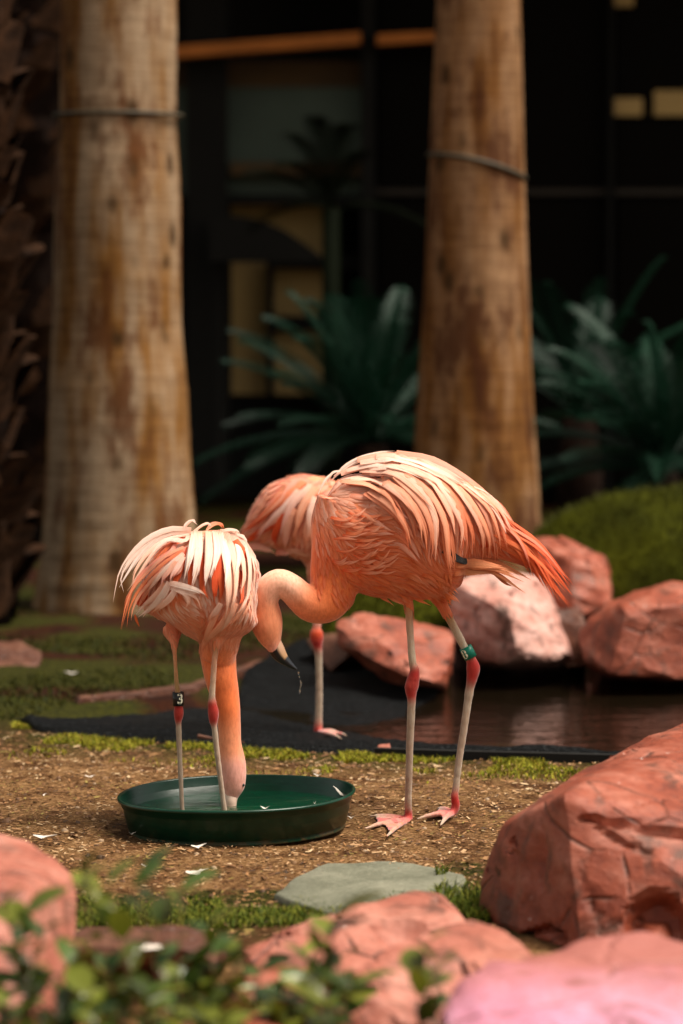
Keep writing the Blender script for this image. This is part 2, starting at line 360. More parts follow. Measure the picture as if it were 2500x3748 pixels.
# black pond liner: a sheet lapping over the bank, down to the water
near_b = spline([tuple(GU(u, v)) for u, v in ((38,1661),(110,1684),(330,1700),(560,1718),(760,1729),(880,1735),(1100,1741),(1330,1747),(1700,1756))], 90)
far_b = spline([tuple(GU(u, v)) for u, v in ((38,1657),(110,1634),(330,1604),(500,1590),(650,1618),(830,1664),(1000,1704),(1330,1733),(1700,1745))], 90)
nv = 22; vs = []; fs = []
for i, (a_, b_) in enumerate(zip(near_b, far_b)):
    for j in range(nv):
        f = j/(nv-1); p = a_*(1-f)+b_*f
        z = .022-.085*f**1.5+.016*fbm((p[0]*5, p[1]*14, 1), 1, 5)
        e = min(1, i/6, (f*8+.3))
        vs.append((p[0], p[1], z*e+.012))
n0 = len(vs)
for i in range(90): vs.append((vs[i*nv][0], vs[i*nv][1]-.004, -.05))
for i in range(89):
    for j in range(nv-1): fs.append((i*nv+j, (i+1)*nv+j, (i+1)*nv+j+1, i*nv+j+1))
    fs.append((i*nv, n0+i, n0+i+1, (i+1)*nv))
me = mesh('pond_liner', vs, fs)
tag(link_mesh('pond_liner', me, M_liner, origin=tuple(GU(500, 1700))), 'wrinkled black pond liner sheet lapping over the near bank beside the water', 'pond liner')
near2 = spline([tuple(GU(u, v)) for u, v in ((545,1594),(640,1612),(740,1640),(830,1658),(930,1625),(1000,1572))], 50)
far2 = spline([tuple(GU(u, v)) for u, v in ((560,1560),(610,1530),(680,1492),(800,1482),(930,1492),(1010,1530))], 50); vs = []; fs = []
for i, (a_, b_) in enumerate(zip(near2, far2)):
    for j in range(20):
        f = j/19; p = a_*(1-f)+b_*f; vs.append((p[0], p[1], -.07+.10*f**.7+.022*fbm((p[0]*4, p[1]*5, 7), 1, 4)))
for i in range(49):
    for j in range(19): fs.append((i*20+j, (i+1)*20+j, (i+1)*20+j+1, i*20+j+1))
tag(link_mesh('pond_liner', mesh('pond_liner', vs, fs), M_liner, origin=tuple(GU(760, 1560))), 'black liner sheet rising up the bank at the left end of the pond', 'pond liner')
# black edging board on the right-hand bank
mb = MB(); pts = [GU(u, v) for u, v in ((860,1738),(1000,1743),(1150,1747),(1340,1752),(1800,1764))]
for i in range(4):
    a_, b_ = pts[i], pts[i+1]
    mb.add([(a_.x, a_.y-.012, -.02), (b_.x, b_.y-.012, -.02), (b_.x, b_.y+.012, -.02), (a_.x, a_.y+.012, -.02), (a_.x, a_.y-.012, .026), (b_.x, b_.y-.012, .026), (b_.x, b_.y+.012, .026), (a_.x, a_.y+.012, .026)],
           [(0,3,2,1),(4,5,6,7),(0,1,5,4),(2,3,7,6)]+([(3,0,4,7)] if i == 0 else [])+([(1,2,6,5)] if i == 3 else []))
tag(mb.build('pond_edging', M_dark, origin=tuple(pts[1])), 'thin black edging strip along the near edge of the pond', 'edging')

# ------------------------------------------------------------------ rocks
def rock(name, pts, mat, label, group=None, vox=None, amp=.03, sm=2, strata=0.0, dent=None, cat='rock', seed=0.0, chips=.5, cuts=4, grooves=(), pits=()):
    amp *= .42; sm = min(sm, 2); rs = random.Random(seed*17+3)
    bm = bmesh.new()
    for p in pts: bm.verts.new(p)
    bmesh.ops.convex_hull(bm, input=bm.verts)
    cc_ = sum((Vector(p) for p in pts), Vector())/len(pts); ex_ = max((Vector(p)-cc_).length for p in pts)
    for _ in range(cuts if chips else 0):     # broken corners: plane cuts close to the hull
        n_ = Vector((rs.uniform(-1, 1), rs.uniform(-1.2, .2), rs.uniform(-.2, 1))).normalized(); far_ = max((v_.co-cc_).dot(n_) for v_ in bm.verts)
        bmesh.ops.bisect_plane(bm, geom=bm.verts[:]+bm.edges[:]+bm.faces[:], plane_co=cc_+n_*far_*rs.uniform(.86, .96), plane_no=n_, clear_outer=True)
        bmesh.ops.holes_fill(bm, edges=[e for e in bm.edges if len(e.link_faces) < 2])
    for v_ in [v_ for v_ in bm.verts if not v_.link_faces]: bm.verts.remove(v_)
    me = bpy.data.meshes.new(name); bm.to_mesh(me); bm.free()
    c0 = coords(me); ext = (c0.max(0)-c0.min(0)).max()
    if chips:
        L_ = (vox or ext/62)*1.15; bm = bmesh.new(); bm.from_mesh(me); bmesh.ops.triangulate(bm, faces=bm.faces)
        for _ in range(14):
            lg = [e for e in bm.edges if e.calc_length() > L_*1.6]
            if not lg: break
            bmesh.ops.subdivide_edges(bm, edges=lg, cuts=1); bmesh.ops.triangulate(bm, faces=[f for f in bm.faces if len(f.verts) > 3])
        bmesh.ops.smooth_vert(bm, verts=bm.verts, factor=.5, use_axis_x=True, use_axis_y=True, use_axis_z=True)
        bmesh.ops.recalc_face_normals(bm, faces=bm.faces); bm.to_mesh(me); bm.free()
    else: me = remesh(me, vox or ext/70, sm)
    co = coords(me); no = normals(me); out = co.copy()
    for i in range(len(co)):
        p = Vector(co[i]); q = p+Vector((seed, seed*2, 0))
        d = amp*(fbm(q, 3.2/ext*1.0, 5)*.55+ .45*(abs(noise.noise(q*(5.5/ext)))*-2+.5))
        # broken ledges
        h = noise.noise(q*(2.2/ext))*1.5+ (p.z*math.cos(.35)+p.x*.45)*14/ext*.35*3
        fr = h-math.floor(h); d += .45*strata*(min(fr*6, 1)-fr)
        cel = noise.voronoi(q*(2.6/ext))[0]; d += -amp*chips*max(0, .10-(cel[1]-cel[0]))*3.5; d += amp*.22*noise.noise(q*(26/ext))
        if grooves or pits:
            rr0 = p-Vector((0, 0, CAMH)); zc = rr0.y*cp-rr0.z*sp_; pu, pv = (CX+FPX*rr0.x/zc)/K, (CY-FPX*(rr0.y*sp_+rr0.z*cp)/zc)/K
            if no[i][1] < .35:
                for (pl_, gw, gd) in grooves:
                    dm_ = 1e9
                    for (ax_, ay_), (bx_, by_) in zip(pl_[:-1], pl_[1:]):
                        ex, ey = bx_-ax_, by_-ay_; tt = max(0, min(1, ((pu-ax_)*ex+(pv-ay_)*ey)/(ex*ex+ey*ey))); dm_ = min(dm_, math.hypot(pu-ax_-tt*ex, pv-ay_-tt*ey))
                    dm_ += 3*noise.noise(q*(14/ext)); d -= gd*max(0, 1-dm_/gw)
                for (qx, qy, rx, ry, pd) in pits:
                    e_ = math.hypot((pu-qx)/rx, (pv-qy)/ry)+.10*noise.noise(q*(7/ext)); d -= pd*min(1, max(0, (1-e_)*3.2))
        if dent:
            for (dp, dr, da) in dent:
                r = (p-dp).length/dr
                if r < 1: d -= da*(1-r*r)**.6
        out[i] = co[i]+no[i]*d
    me.vertices.foreach_set('co', out.ravel()); me.update()
    if chips:      # crisp breaks: part the faces along sharp edges
        bm = bmesh.new(); bm.from_mesh(me); bmesh.ops.split_edges(bm, edges=[e for e in bm.edges if len(e.link_faces) == 2 and e.calc_face_angle(0) > .45]); bm.to_mesh(me); bm.free(); me.update()
    base = co.mean(0); base[2] = max(0, co[:, 2].min())
    o = link_mesh(name, me, mat, origin=tuple(float(x) for x in base))
    return tag(o, label, cat, group)
R = PU
GR = 'red rocks in the foreground'
big = [GU(1095,2100), GU(1335,2195), GU(1900,2230), GU(1900,1900), GU(1180,2010),
       R(1092,2090,6.25), R(1120,1985,6.24), R(1160,1902,6.22), R(1243,1842,6.20), R(1300,1832,5.96), R(1335,1788,6.55), R(1400,1732,6.68), R(1480,1692,6.78), R(1568,1662,6.85), R(1800,1640,6.9),
       R(1345,2120,5.88), R(1750,1880,6.0)]
rock('boulder', big, M_rock, 'largest red sandstone boulder, shaded left face and lit top, at the right edge', GR, amp=.05, strata=.008, vox=.0105, seed=1.3, sm=1, chips=.5, cuts=0,
     grooves=[([(1335,1880),(1400,1882),(1480,1902),(1600,1918)], 13, .030), ([(1375,1905),(1430,1935),(1500,1958)], 14, .012), ([(1440,1850),(1520,1835)], 6, .008), ([(1325,1990),(1352,2060),(1375,2110)], 9, .008), ([(1200,2150),(1255,2130),(1290,2155)], 10, .03), ([(1190,1960),(1170,2090)], 9, .008), ([(1250,1900),(1235,2040)], 8, .007)],
     pits=[(1505, 2130, 78, 92, .055)])
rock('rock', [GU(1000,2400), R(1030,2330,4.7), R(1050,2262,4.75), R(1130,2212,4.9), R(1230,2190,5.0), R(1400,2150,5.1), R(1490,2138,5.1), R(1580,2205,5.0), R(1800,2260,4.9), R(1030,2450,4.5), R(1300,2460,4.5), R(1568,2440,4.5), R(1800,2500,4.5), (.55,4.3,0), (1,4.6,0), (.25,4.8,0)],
     M_rockhaze, 'blurred pink rock tinted with lilac lens haze in the bottom right corner below the largest boulder', GR, amp=.03, strata=.010, seed=4.1, sm=3, chips=.4)
rock('rock', [R(555,2178,5.5), R(700,2122,5.6), R(830,2092,5.7), R(960,2050,5.85), R(1012,2058,5.85), R(1072,2112,5.7), R(1085,2160,5.62), R(820,2225,5.5), R(600,2250,5.42), R(700,2330,5.28), GU(1080,2200), GU(900,2140), GU(560,2240)],
     M_rockpink, 'salmon rock slab with a notched end between the front grass and the leafy shrub', GR, amp=.022, strata=.02, seed=7.7, dent=[(R(930,2120,5.6), .06, .04)])
rock('rock', [R(800,2240,5.0), R(900,2180,5.15), R(980,2145,5.25), R(1080,2112,5.35), R(1160,2132,5.35), R(1215,2188,5.25), R(1235,2270,5.18), R(1060,2420,4.9), R(800,2430,4.9), GU(1230,2260), (.1,5.2,0), (.35,5.3,0)],
     M_rockpink, 'dusky pink rock with an orange patch in front of the notched slab at bottom centre', GR, amp=.03, strata=.014, seed=9.9)
rock('rock', [R(520,2260,4.9), R(640,2215,5.0), R(760,2250,5.0), R(840,2330,4.9), R(500,2420,4.6), R(820,2450,4.6), (-.15,4.7,0), (.05,4.8,0), (-.15,5.1,0), (.05,5.1,0)],
     M_rock, 'broken red rock half hidden behind the shrub leaves at bottom centre', GR, amp=.03, strata=.012, seed=3.4)
rock('rock', [R(-150,1925,5.6), R(0,1912,5.6), R(60,1928,5.6), R(120,1965,5.55), R(165,2008,5.5), R(172,2040,5.45), R(178,2120,5.4), R(150,2260,5.25), R(60,2040,5.15), R(-150,2060,5.1), R(-100,2340,4.9), R(100,2340,5.0), (-.85,5.0,0), (-.5,5.05,0), (-.5,5.5,0), (-.9,5.7,0)],
     M_rockpink, 'pale pink boulder with a brown shaded side at the left edge', GR, amp=.02, strata=.006, seed=5.5)
sl_ = rock('rock', [R(150,2150,5.55), R(200,2128,5.72), R(420,2126,5.72), R(512,2150,5.6), R(500,2178,5.45), R(300,2182,5.35), R(170,2178,5.4), GU(160,2215), GU(520,2215), GU(200,2280), GU(480,2270)],
     M_rockdark, 'low flat brown slab with a dusty top beside the left boulder', GR, amp=.012, strata=.004, seed=8.2)
rock('dropping', [R(290,2178,5.34), R(330,2166,5.42), R(370,2168,5.42), R(385,2175,5.37), R(335,2182,5.32)], M_white, 'white and red smear on the edge of the low flat slab', None, amp=.001, cat='dropping', vox=.006)
# flagstone
def slab(name, uvs, th, mat, label, cat, jit=.004):
    pts = [GU(u, v) for u, v in uvs]; pts = [np.array(pts[i].lerp(pts[(i+1) % len(pts)], k/4))+np.array([random.uniform(-.005, .005), random.uniform(-.005, .005), 0]) for i in range(len(pts)) for k in range(4)]
    n = len(pts); c = sum((Vector(p) for p in pts), Vector())/n; vs = []; fs = []
    for rr_, zz in ((1.0, -.01), (1.0, th*.7), (.975, th), (.6, th), (.3, th)):
        for k, p in enumerate(pts):
            q = c+(Vector(p)-c)*rr_; vs.append((q.x, q.y, zz+(jit*noise.noise(Vector((q.x*14, q.y*14, 2))) if rr_ < 1 else 0)))
    vs.append((c.x, c.y, th))
    for r_ in range(4):
        for k in range(n): fs.append((r_*n+k, r_*n+(k+1) % n, (r_+1)*n+(k+1) % n, (r_+1)*n+k))
    for k in range(n): fs.append((4*n+k, 4*n+(k+1) % n, 5*n))
    return tag(link_mesh(name, mesh(name, vs, fs), mat, origin=tuple(c)), label, cat)
slab('flagstone', [(632,2062),(680,2025),(748,1992),(850,1990),(900,1986),(1000,2002),(1062,2018),(1075,2052),(960,2090),(760,2110)], .011, M_flag, 'flat greenish grey flagstone set in the dirt behind the front grass', 'flagstone')

GP = 'rocks on the far bank of the pond'
def back(d, *p): return [R(u, v, d+e) for (u, v, e) in p]
rock('rock', back(10.5, (1040,1340,0),(1080,1322,.1),(1150,1310,.15),(1225,1325,.15),(1262,1400,0),(1308,1500,-.1),(1255,1518,-.2),(1190,1498,-.3),(1110,1515,-.2),(1062,1480,-.1),(1038,1440,0),(1060,1340,.8),(1260,1350,.8),(1300,1540,.5),(1040,1540,.5),(1150,1400,-.28)), M_rockpale, 'pale pink mottled rock behind the legs of the biggest flamingo', GP, amp=.06, strata=.02, seed=2.2)
rock('rock', back(10.1, (775,1425,0),(830,1412,.1),(1030,1448,.1),(1045,1500,0),(1015,1565,-.2),(930,1552,-.2),(840,1500,-.1),(780,1480,0),(800,1430,.6),(1030,1470,.6),(1020,1580,.2),(900,1570,.1)), M_rock, 'long dark red rock sloping down to the water left of the pale rock', GP, amp=.05, strata=.02, seed=6.2)
rock('rock', back(11.4, (1225,1245,0),(1290,1238,0),(1385,1275,0),(1402,1390,-.2),(1300,1420,-.3),(1235,1330,0),(1240,1240,.6),(1400,1300,.6),(1400,1500,.3),(1240,1500,.3),(1340,1300,-.25)), M_rock, 'dusky red block under the mossy mound, behind the tail of the biggest flamingo', GP, amp=.04, strata=.02, seed=3.8)
rock('rock', back(10.4, (1328,1450,0),(1350,1425,0),(1395,1385,0),(1480,1352,.1),(1545,1333,.1),(1640,1345,.1),(1780,1420,0),(1780,1560,-.1),(1560,1555,-.3),(1400,1545,-.3),(1340,1520,-.1),(1440,1390,-.25),(1560,1400,-.3),(1400,1400,.8),(1750,1440,.8),(1400,1560,.4)), M_rock, 'angular red rock with a white lit facet at the right end of the pond', GP, amp=.035, strata=.016, seed=1.9)
rock('rock', back(10.7, (1255,1400,0),(1330,1395,0),(1350,1450,-.1),(1345,1530,-.1),(1270,1530,-.1),(1255,1450,0),(1280,1400,.4),(1340,1530,.4)), M_rockdark, 'small brown stone wedged between the pale rock and the angular red rock', GP, amp=.03, seed=4.9)
rock('rock', [GU(720,1500), GU(800,1480), R(700,1465,10.6), R(790,1450,10.6), R(830,1480,10.4), GU(860,1510), GU(760,1540)], M_rockdark, 'dark wet stone at the left end of the pond behind the red leg', GP, amp=.03, seed=5.9)
for i, (u0, u1, v0, v1, d0, lab) in enumerate(((1240,1420,1560,1590,9.9,''),)): pass
# mossy mound
def mound(name, pts, label, seed):
    return rock(name, pts, M_turf, label, 'mossy mounds behind the pond', amp=.05, sm=10, chips=0, seed=seed, cat='mound')
mound('mossy_mound', back(12.3, (1215,1235,0),(1290,1180,0),(1400,1135,0),(1568,1108,0),(1800,1090,0),(2000,1200,0),(1230,1440,-.3),(1500,1400,-.6),(2000,1450,-.6),(1568,1250,-.45),(1300,1200,1),(1900,1150,1)), 'rounded green mossy mound rising above the rocks at the right edge', 2.0)
mound('mossy_mound', back(11.2, (730,1400,0),(820,1352,0),(930,1345,0),(1060,1365,0),(1080,1460,-.2),(900,1470,-.3),(750,1470,-.2),(800,1380,.6),(1050,1380,.6)), 'low dark green mossy mound seen under the breast of the biggest flamingo', 6.0)
# dark far bank and low stones on the left
rock('rock', [GU(-60,1530), GU(90,1535), R(-60,1470,10.8), R(40,1472,10.8), R(92,1500,10.7), GU(90,1505), GU(-60,1500)], M_rockdark, 'low dark stone lying in the grass at the left edge', None, amp=.03, seed=11.)
# pinkish curb stones behind the liner
for i, (a_, b_, c_) in enumerate((((330,1604),(450,1588),'long flat pink curb stone behind the left tip of the liner'), ((440,1592),(620,1530),'pink curb stone behind the feeding flamingo neck'), ((180,1618),(330,1605),'short pink curb stone nearest the left tip of the liner'))):
    A_, B_ = GU(*a_), GU(*b_); n_ = Vector((-(B_-A_).y, (B_-A_).x, 0)).normalized()
    rock('curb_stone', [A_+Vector((0,0,.02)), B_+Vector((0,0,.02)), A_+n_*.05, B_+n_*.06, A_+n_*.03+Vector((0,0,.024)), B_+n_*.04+Vector((0,0,.024)), A_-Vector((0,0,.03)), B_-Vector((0,0,.03))], M_rockdark, c_, 'curb stones along the liner', amp=.01, seed=i*3.0, sm=2)

# ------------------------------------------------------------------ palm trunks
def palm(name, prof, d, mat, label, group):
    """prof: (v, u_left, u_right) in overview pixels"""
    pr = spline([tuple(map(float, p)) for p in prof], 150)
    rt = empty(name, tuple(GU((pr[-1][1]+pr[-1][2])/2, 0, 0)*0+PU((pr[-1][1]+pr[-1][2])/2, pr[-1][0], d)), label, 'tree', group)
    rt.location.z = 0
    n = 56; vs = []; fs = []
    rows = []
    for q in pr:
        c = PU((q[1]+q[2])/2, q[0], d); l = PU(q[1], q[0], d); rows.append((c, abs(c.x-l.x)))
    top = rows[0]; rows = [(top[0]+Vector((0, 0, h)), top[1]*(1-.05*h)) for h in (3.0, 2.0, 1.0, .5)]+rows
    rows.append((Vector((rows[-1][0].x, rows[-1][0].y, -.05)), rows[-1][1]*1.04))
    for c, r in rows:
        for k in range(n):
            w = 2*math.pi*k/n; q = Vector((math.cos(w), math.sin(w), 0))
            rr_ = r*(1+.022*noise.noise(Vector((q.x*1.5, q.y*1.5, c.z*1.2+d)))+.012*noise.noise(Vector((q.x*2, q.y*2, c.z*22))))
            vs.append(c+q*rr_)
    m = len(rows)
    for i in range(m-1):
        for k in range(n): fs.append((i*n+k, (i+1)*n+k, (i+1)*n+(k+1) % n, i*n+(k+1) % n))
    link_mesh('trunk', mesh('trunk', vs, fs), mat, rt)
    return rt, rows
GT = 'smooth palm trunks behind the flamingos'
_, rows1 = palm('palm_tree', [(-60,138,404),(0,140,405),(130,138,405),(260,137,404),(340,133,408),(450,128,415),(600,125,416),(750,122,418),(900,112,432),(1050,106,440),(1200,98,452),(1300,88,462),(1400,74,474)], 12.7, M_bark1, 'pale smooth palm trunk with a wire strap, left behind the feeding flamingo', GT)
_, rows2 = palm('palm_tree', [(-60,1002,1194),(0,1002,1195),(200,993,1200),(350,986,1203),(500,980,1207),(650,974,1213),(800,966,1219),(950,956,1226),(1080,946,1236),(1220,932,1246),(1340,915,1262)], 13.3, M_bark2, 'darker tan palm trunk with a slanting strap, behind the biggest flamingo', GT)
def strap(rows, d, zc, tilt, r, label, over=0.0):
    row = min(rows, key=lambda q: abs(q[0].z-zc)); c, rad = row; pts = []
    for k in range(33):
        w = 2*math.pi*k/32; ww = tilt*math.cos(w) - .18*abs(tilt)*math.cos(2*w)
        pts.append((c.x+math.cos(w)*(rad+.004+over), c.y+math.sin(w)*(rad+.004), zc+ww))
    mb = MB(); mb.tube(pts, r, 6, cap=False)
    return mb
strap(rows1, 12.7, PU(270,266,12.7).z, 0.0, .009, '', .02).build('wire_strap', M_wire, origin=(rows1[0][0].x, 12.7, PU(270,266,12.7).z), smooth=True)
tag(bpy.data.objects['wire_strap'], 'level wire strap tied round the pale left palm trunk', 'strap')
o = strap(rows2, 13.3, PU(1100,378,13.3).z, -.05, .011, '').build('wire_strap', M_wire, origin=(rows2[0][0].x, 13.3, PU(1100,378,13.3).z), smooth=True)
tag(o, 'slanting dark strap tied round the tan right palm trunk', 'strap')

# rough palms with leaf-base boots at the left edge
def rough_palm(x, y, rad, h, n, mat, label, size=1.0):
    rt = empty('date_palm', (x, y, 0), label, 'tree', 'rough palms at the left edge')
    mb = MB(); mb.tube([(x, y, -.05), (x, y, h*.5), (x, y, h)], [rad*1.05, rad, rad*.95], 24); mb.build('trunk', M_boot, rt, smooth=True)
    shp = []
    for k in range(4):
        b = MB(); w = .085*size; L = .12*size
        vs = []; fs = []
        for i in range(4):
            f = i/3; ww = w*(1-.45*f)*(1+random.uniform(-.1, .1)); yy = -.02-.055*size*f; zz = L*f
            for j in range(5):
                g = j/4*2-1; vs.append((g*ww, yy+.03*size*g*g*(1-f*.4), zz+random.uniform(-.006, .006)))
        for i in range(3):
            for j in range(4): fs.append((i*5+j, i*5+j+1, (i+1)*5+j+1, (i+1)*5+j))
        o = len(vs)
        for i in range(4):
            for j in range(5): q = vs[i*5+j]; vs.append((q[0]*.9, q[1]+.04*size, q[2]-.03))
        for i in range(3):
            for j in range(4): fs.append((o+i*5+j, o+(i+1)*5+j, o+(i+1)*5+j+1, o+i*5+j+1))
        for j in range(4): fs.append((15+j, 15+j+1, o+15+j+1, o+15+j))
        shp.append(mesh('boot', vs, fs)); shp[-1].materials.append(mat if k % 2 else M_bootpale)
    for i in range(n):
        w = i*2.39996; z = h*i/n+random.uniform(-.03, .03)
        o = bpy.data.objects.new('boot', shp[i % 4]); COL.objects.link(o); o.parent = rt
        o.location = (math.sin(w)*rad*.97, -math.cos(w)*rad*.97, z); o.rotation_euler = (random.uniform(-.2, .25), random.uniform(-.25, .25), w)
        s = random.uniform(.75, 1.3); o.scale = (s, s, s*random.uniform(.7, 1.1))
rough_palm(PU(-118, 700, 12.0).x, 12.0, .225, 3.3, 190, M_bootpale, 'rough palm trunk covered in leaf stubs, nearer one cut by the left edge', 1.5)
rough_palm(PU(20, 100, 15.5).x, 15.5, .25, 4.6, 240, M_boot, 'dark rough palm trunk in shade behind the nearer rough palm', 1.6)

# ------------------------------------------------------------------ cycads
def frond(mb, base, tip, sag, nl, wid, up=Vector((0, 0, 1))):
    base, tip = Vector(base), Vector(tip); L = (tip-base).length; mid = (base+tip)/2+up*sag
    pts = [base*(1-t)**2+mid*2*t*(1-t)+tip*t*t for t in [k/16 for k in range(17)]]
    mb.tube(pts, [.007*(1-.7*k/16) for k in range(17)], 5)
    for k in range(nl):
        t = .12+.88*k/nl; i = t*16; i0 = min(int(i), 15); p = pts[i0].lerp(pts[i0+1], i-i0); T = (pts[i0+1]-pts[i0]).normalized()
        side = T.cross(up).normalized(); N = side.cross(T).normalized(); ln = wid*math.sin(math.pi*min(1, .12+t*.88))**.6*random.uniform(.85, 1.1)
        for s in (-1, 1):
            d = (side*s*.85+T*.55+N*.3).normalized(); w_ = T*.0075
            q = p+d*ln; m_ = p+d*ln*.5+N*.012
            mb.add([p-w_*.6, p+w_*.6, m_+w_*.5, q-N*.03, m_-w_*.5], [(0, 1, 2, 4), (4, 2, 3)])
def cycad(x, y, h, targets, label, extra=30, L=.85, mat=None):
    rt = empty('cycad', (x, y, 0), label, 'cycad', 'cycads in front of the dark building')
    mb = MB(); mb.tube([(x, y, -.05), (x, y, h*.6), (x, y, h)], [.10, .12, .08] if mat is None else [.05, .05, .05], 12); mb.build('trunk', mat or M_boot, rt, smooth=True)
    top = Vector((x, y, h)); tips = [(PU(*q), s) for q, s in targets]
    for i in range(extra):
        w = i*2.4; e = random.uniform(-.35, 1.1); tips.append((top+Vector((math.cos(w)*math.cos(e), math.sin(w)*math.cos(e), math.sin(e)))*L*random.uniform(.8, 1.1), .15))
    for tp, s in tips:
        m = MB(); frond(m, top, tp, s, 38, .15); m.build('frond', mat or M_cycad, rt)
cycad(PU(850,1000,14.6).x, 14.6, PU(850,1020,14.6).z, [((520,760,14.2),.18),((505,830,14.0),.14),((600,730,14.4),.22),((700,690,14.5),.25),((830,690,14.4),.3),((545,960,14.0),.1),((620,860,13.8),.16),((760,680,15),.25),((900,740,14),.2),((560,1080,14.1),.12),((680,780,14.2),.25),((920,660,15),.2),((640,980,13.7),.12)], 'large dark cycad fanning out between the two smooth palm trunks')
cycad(PU(1520,1080,14.0).x, 14.0, PU(1520,1080,14.0).z, [((1360,950,13.4),.12),((1250,800,14),.2),((1300,700,14.2),.25),((1400,790,13.6),.25),((1600,760,13.6),.2),((1290,1060,13.4),.12),((1420,870,13.2),.2),((1568,830,13.2),.2),((1240,880,13.8),.16),((1480,740,14),.25),((1330,880,13.4),.2),((1700,900,13.5),.2)], 'glossy cycad filling the right edge above the mossy mound')
cycad(PU(1330,1000,15.6).x, 15.6, PU(1330,960,15.6).z, [((1250,650,15.4),.2),((1380,640,15.5),.2),((1180,700,15.6),.2),((1450,720,15.4),.2)], 'shaded cycad just right of the tan palm trunk', 14)
cycad(PU(760,560,17.4).x, 17.4, PU(760,480,17.4).z, [((660,310,17.2),.15),((720,270,17.2),.2),((800,290,17.2),.2),((560,400,17.2),.12),((640,380,17.2),.15),((840,350,17.2),.1)], 'dark cycad silhouetted against the teal panel of the building', 2, .6, M_cycaddk)

# ------------------------------------------------------------------ building
by = 19.0
bld = empty('building', (0, by, 0), 'dark building with cream walled openings and an orange beam behind the garden', 'building')
def bx(name, u0, v0, u1, v1, d0, d1, mat, parent=bld, label=None):
    a_, b_ = PU(u0, v1, d0), PU(u1, v0, d0); m = MB(); m.box((a_.x, d0, a_.z), (b_.x, d1, b_.z)); o = m.build(name, mat, parent)
    if label: o['label'] = label
    return o
w = MB(); w.box((-14, by+.9, -.1), (14, by+1.2, 7)); w.build('back_wall', M_dark, bld)
w = MB(); w.box((-14, by-1.6, 3.75), (14, by+1.3, 3.95)); w.build('roof_overhang', M_deck, bld)  # unseen overhang, added above the view to shade the building front
for i, (u0, u1) in enumerate(((430,520),(830,862),(1395,1412),(1985,2000),(-320,-290))):
    bx('post', u0, -260, u1, 1130, by-.12 if i else by-.02, by+.25, M_dark)
for u0, u1 in ((870,1395),(1414,1985),(2002,2600)):
    f = bx('window', u0, -200, u1, 432, by+.05, by+.12, M_glass); f2 = bx('window', u0, 450, u1, 1110, by+.05, by+.12, M_glass)
bx('rail', 862, 434, 1395, 447, by-.02, by+.04, M_rail); bx('rail', 1413, 434, 1984, 447, by-.02, by+.04, M_rail)
m = MB(); a_, b_ = PU(300, 140, by-.3), PU(828, 100, by-.3); th = .07
m.add([a_, b_, b_+Vector((0,0,th)), a_+Vector((0,0,th)), a_+Vector((0,.15,0)), b_+Vector((0,.15,0)), b_+Vector((0,.15,th)), a_+Vector((0,.15,th))], [(0,1,2,3),(3,2,6,7),(5,4,7,6),(0,3,7,4),(1,5,6,2),(4,5,1,0)]); m.build('beam', M_beam, bld)
m = MB(); a_, b_ = PU(866, 102, by-.3), PU(1100, 88, by-.3); th = .06
m.add([a_, b_, b_+Vector((0,0,th)), a_+Vector((0,0,th)), a_+Vector((0,.15,0)), b_+Vector((0,.15,0)), b_+Vector((0,.15,th)), a_+Vector((0,.15,th))], [(0,1,2,3),(3,2,6,7),(5,4,7,6),(0,3,7,4),(1,5,6,2),(4,5,1,0)]); m.build('beam', M_beam, bld)
bx('soffit', 380, 140, 829, 200, by+.1, by+.3, M_soffit)
bx('panel', 380, 201, 829, 446, by+.1, by+.3, M_panel, label='dull teal panel')
bx('sill', 530, 372, 829, 402, by-.05, by+.08, M_soffit, label='orange brown sill')
bx('wall', 532, 468, 770, 905, by+.45, by+.6, M_cream, label='cream wall seen through the opening')
bx('mullion', 612, 600, 628, 905, by+.3, by+.4, M_dark); bx('transom', 629, 588, 829, 618, by+.3, by+.4, M_dark); bx('transom', 629, 725, 829, 760, by+.3, by+.4, M_dark)
bx('lintel', 420, 449, 829, 466, by+.02, by+.4, M_dark)
bx('window', 1410, 225, 1475, 265, by-.03, by+.03, M_cream, label='small cream rectangular window'); bx('window', 1502, 208, 1600, 265, by-.03, by+.03, M_cream, label='small cream window cut by the right edge')
bx('window', 1405, -20, 1455, 14, by-.03, by+.03, M_cream, label='small cream window at the top edge')
# parasol-like dark awning in the cream opening
aw = MB(); a_ = PU(528, 490, by-.6); b_ = PU(735, 585, by-.6); c_ = PU(528, 595, by-.6); vs = []
ar = spline([tuple(PU(u, v, by-.6)) for u, v in ((480,492),(560,497),(640,522),(700,560),(740,592))], 14)
n_ = len(ar); vsa = [tuple(p) for p in ar]+[(p[0], p[1], PU(500, 600, by-.6).z) for p in ar]+[(p[0], p[1]+.5, p[2]) for p in ar]+[(p[0], p[1]+.5, PU(500, 600, by-.6).z) for p in ar]
fa = []
for k in range(n_-1): fa += [(n_+k, n_+k+1, k+1, k), (k, k+1, 2*n_+k+1, 2*n_+k), (2*n_+k, 2*n_+k+1, 3*n_+k+1, 3*n_+k), (3*n_+k, 3*n_+k+1, n_+k+1, n_+k)]
aw.add(vsa, fa); aw.tube([PU(500,596,by-.3), PU(500,1100,by-.3)], .03, 8)
tag(aw.build('awning', M_dark, origin=(PU(500,1100,by-.3).x, by-.3, 0)), 'dark curved awning on a post in front of the cream opening', 'awning')

exec_marker = 0
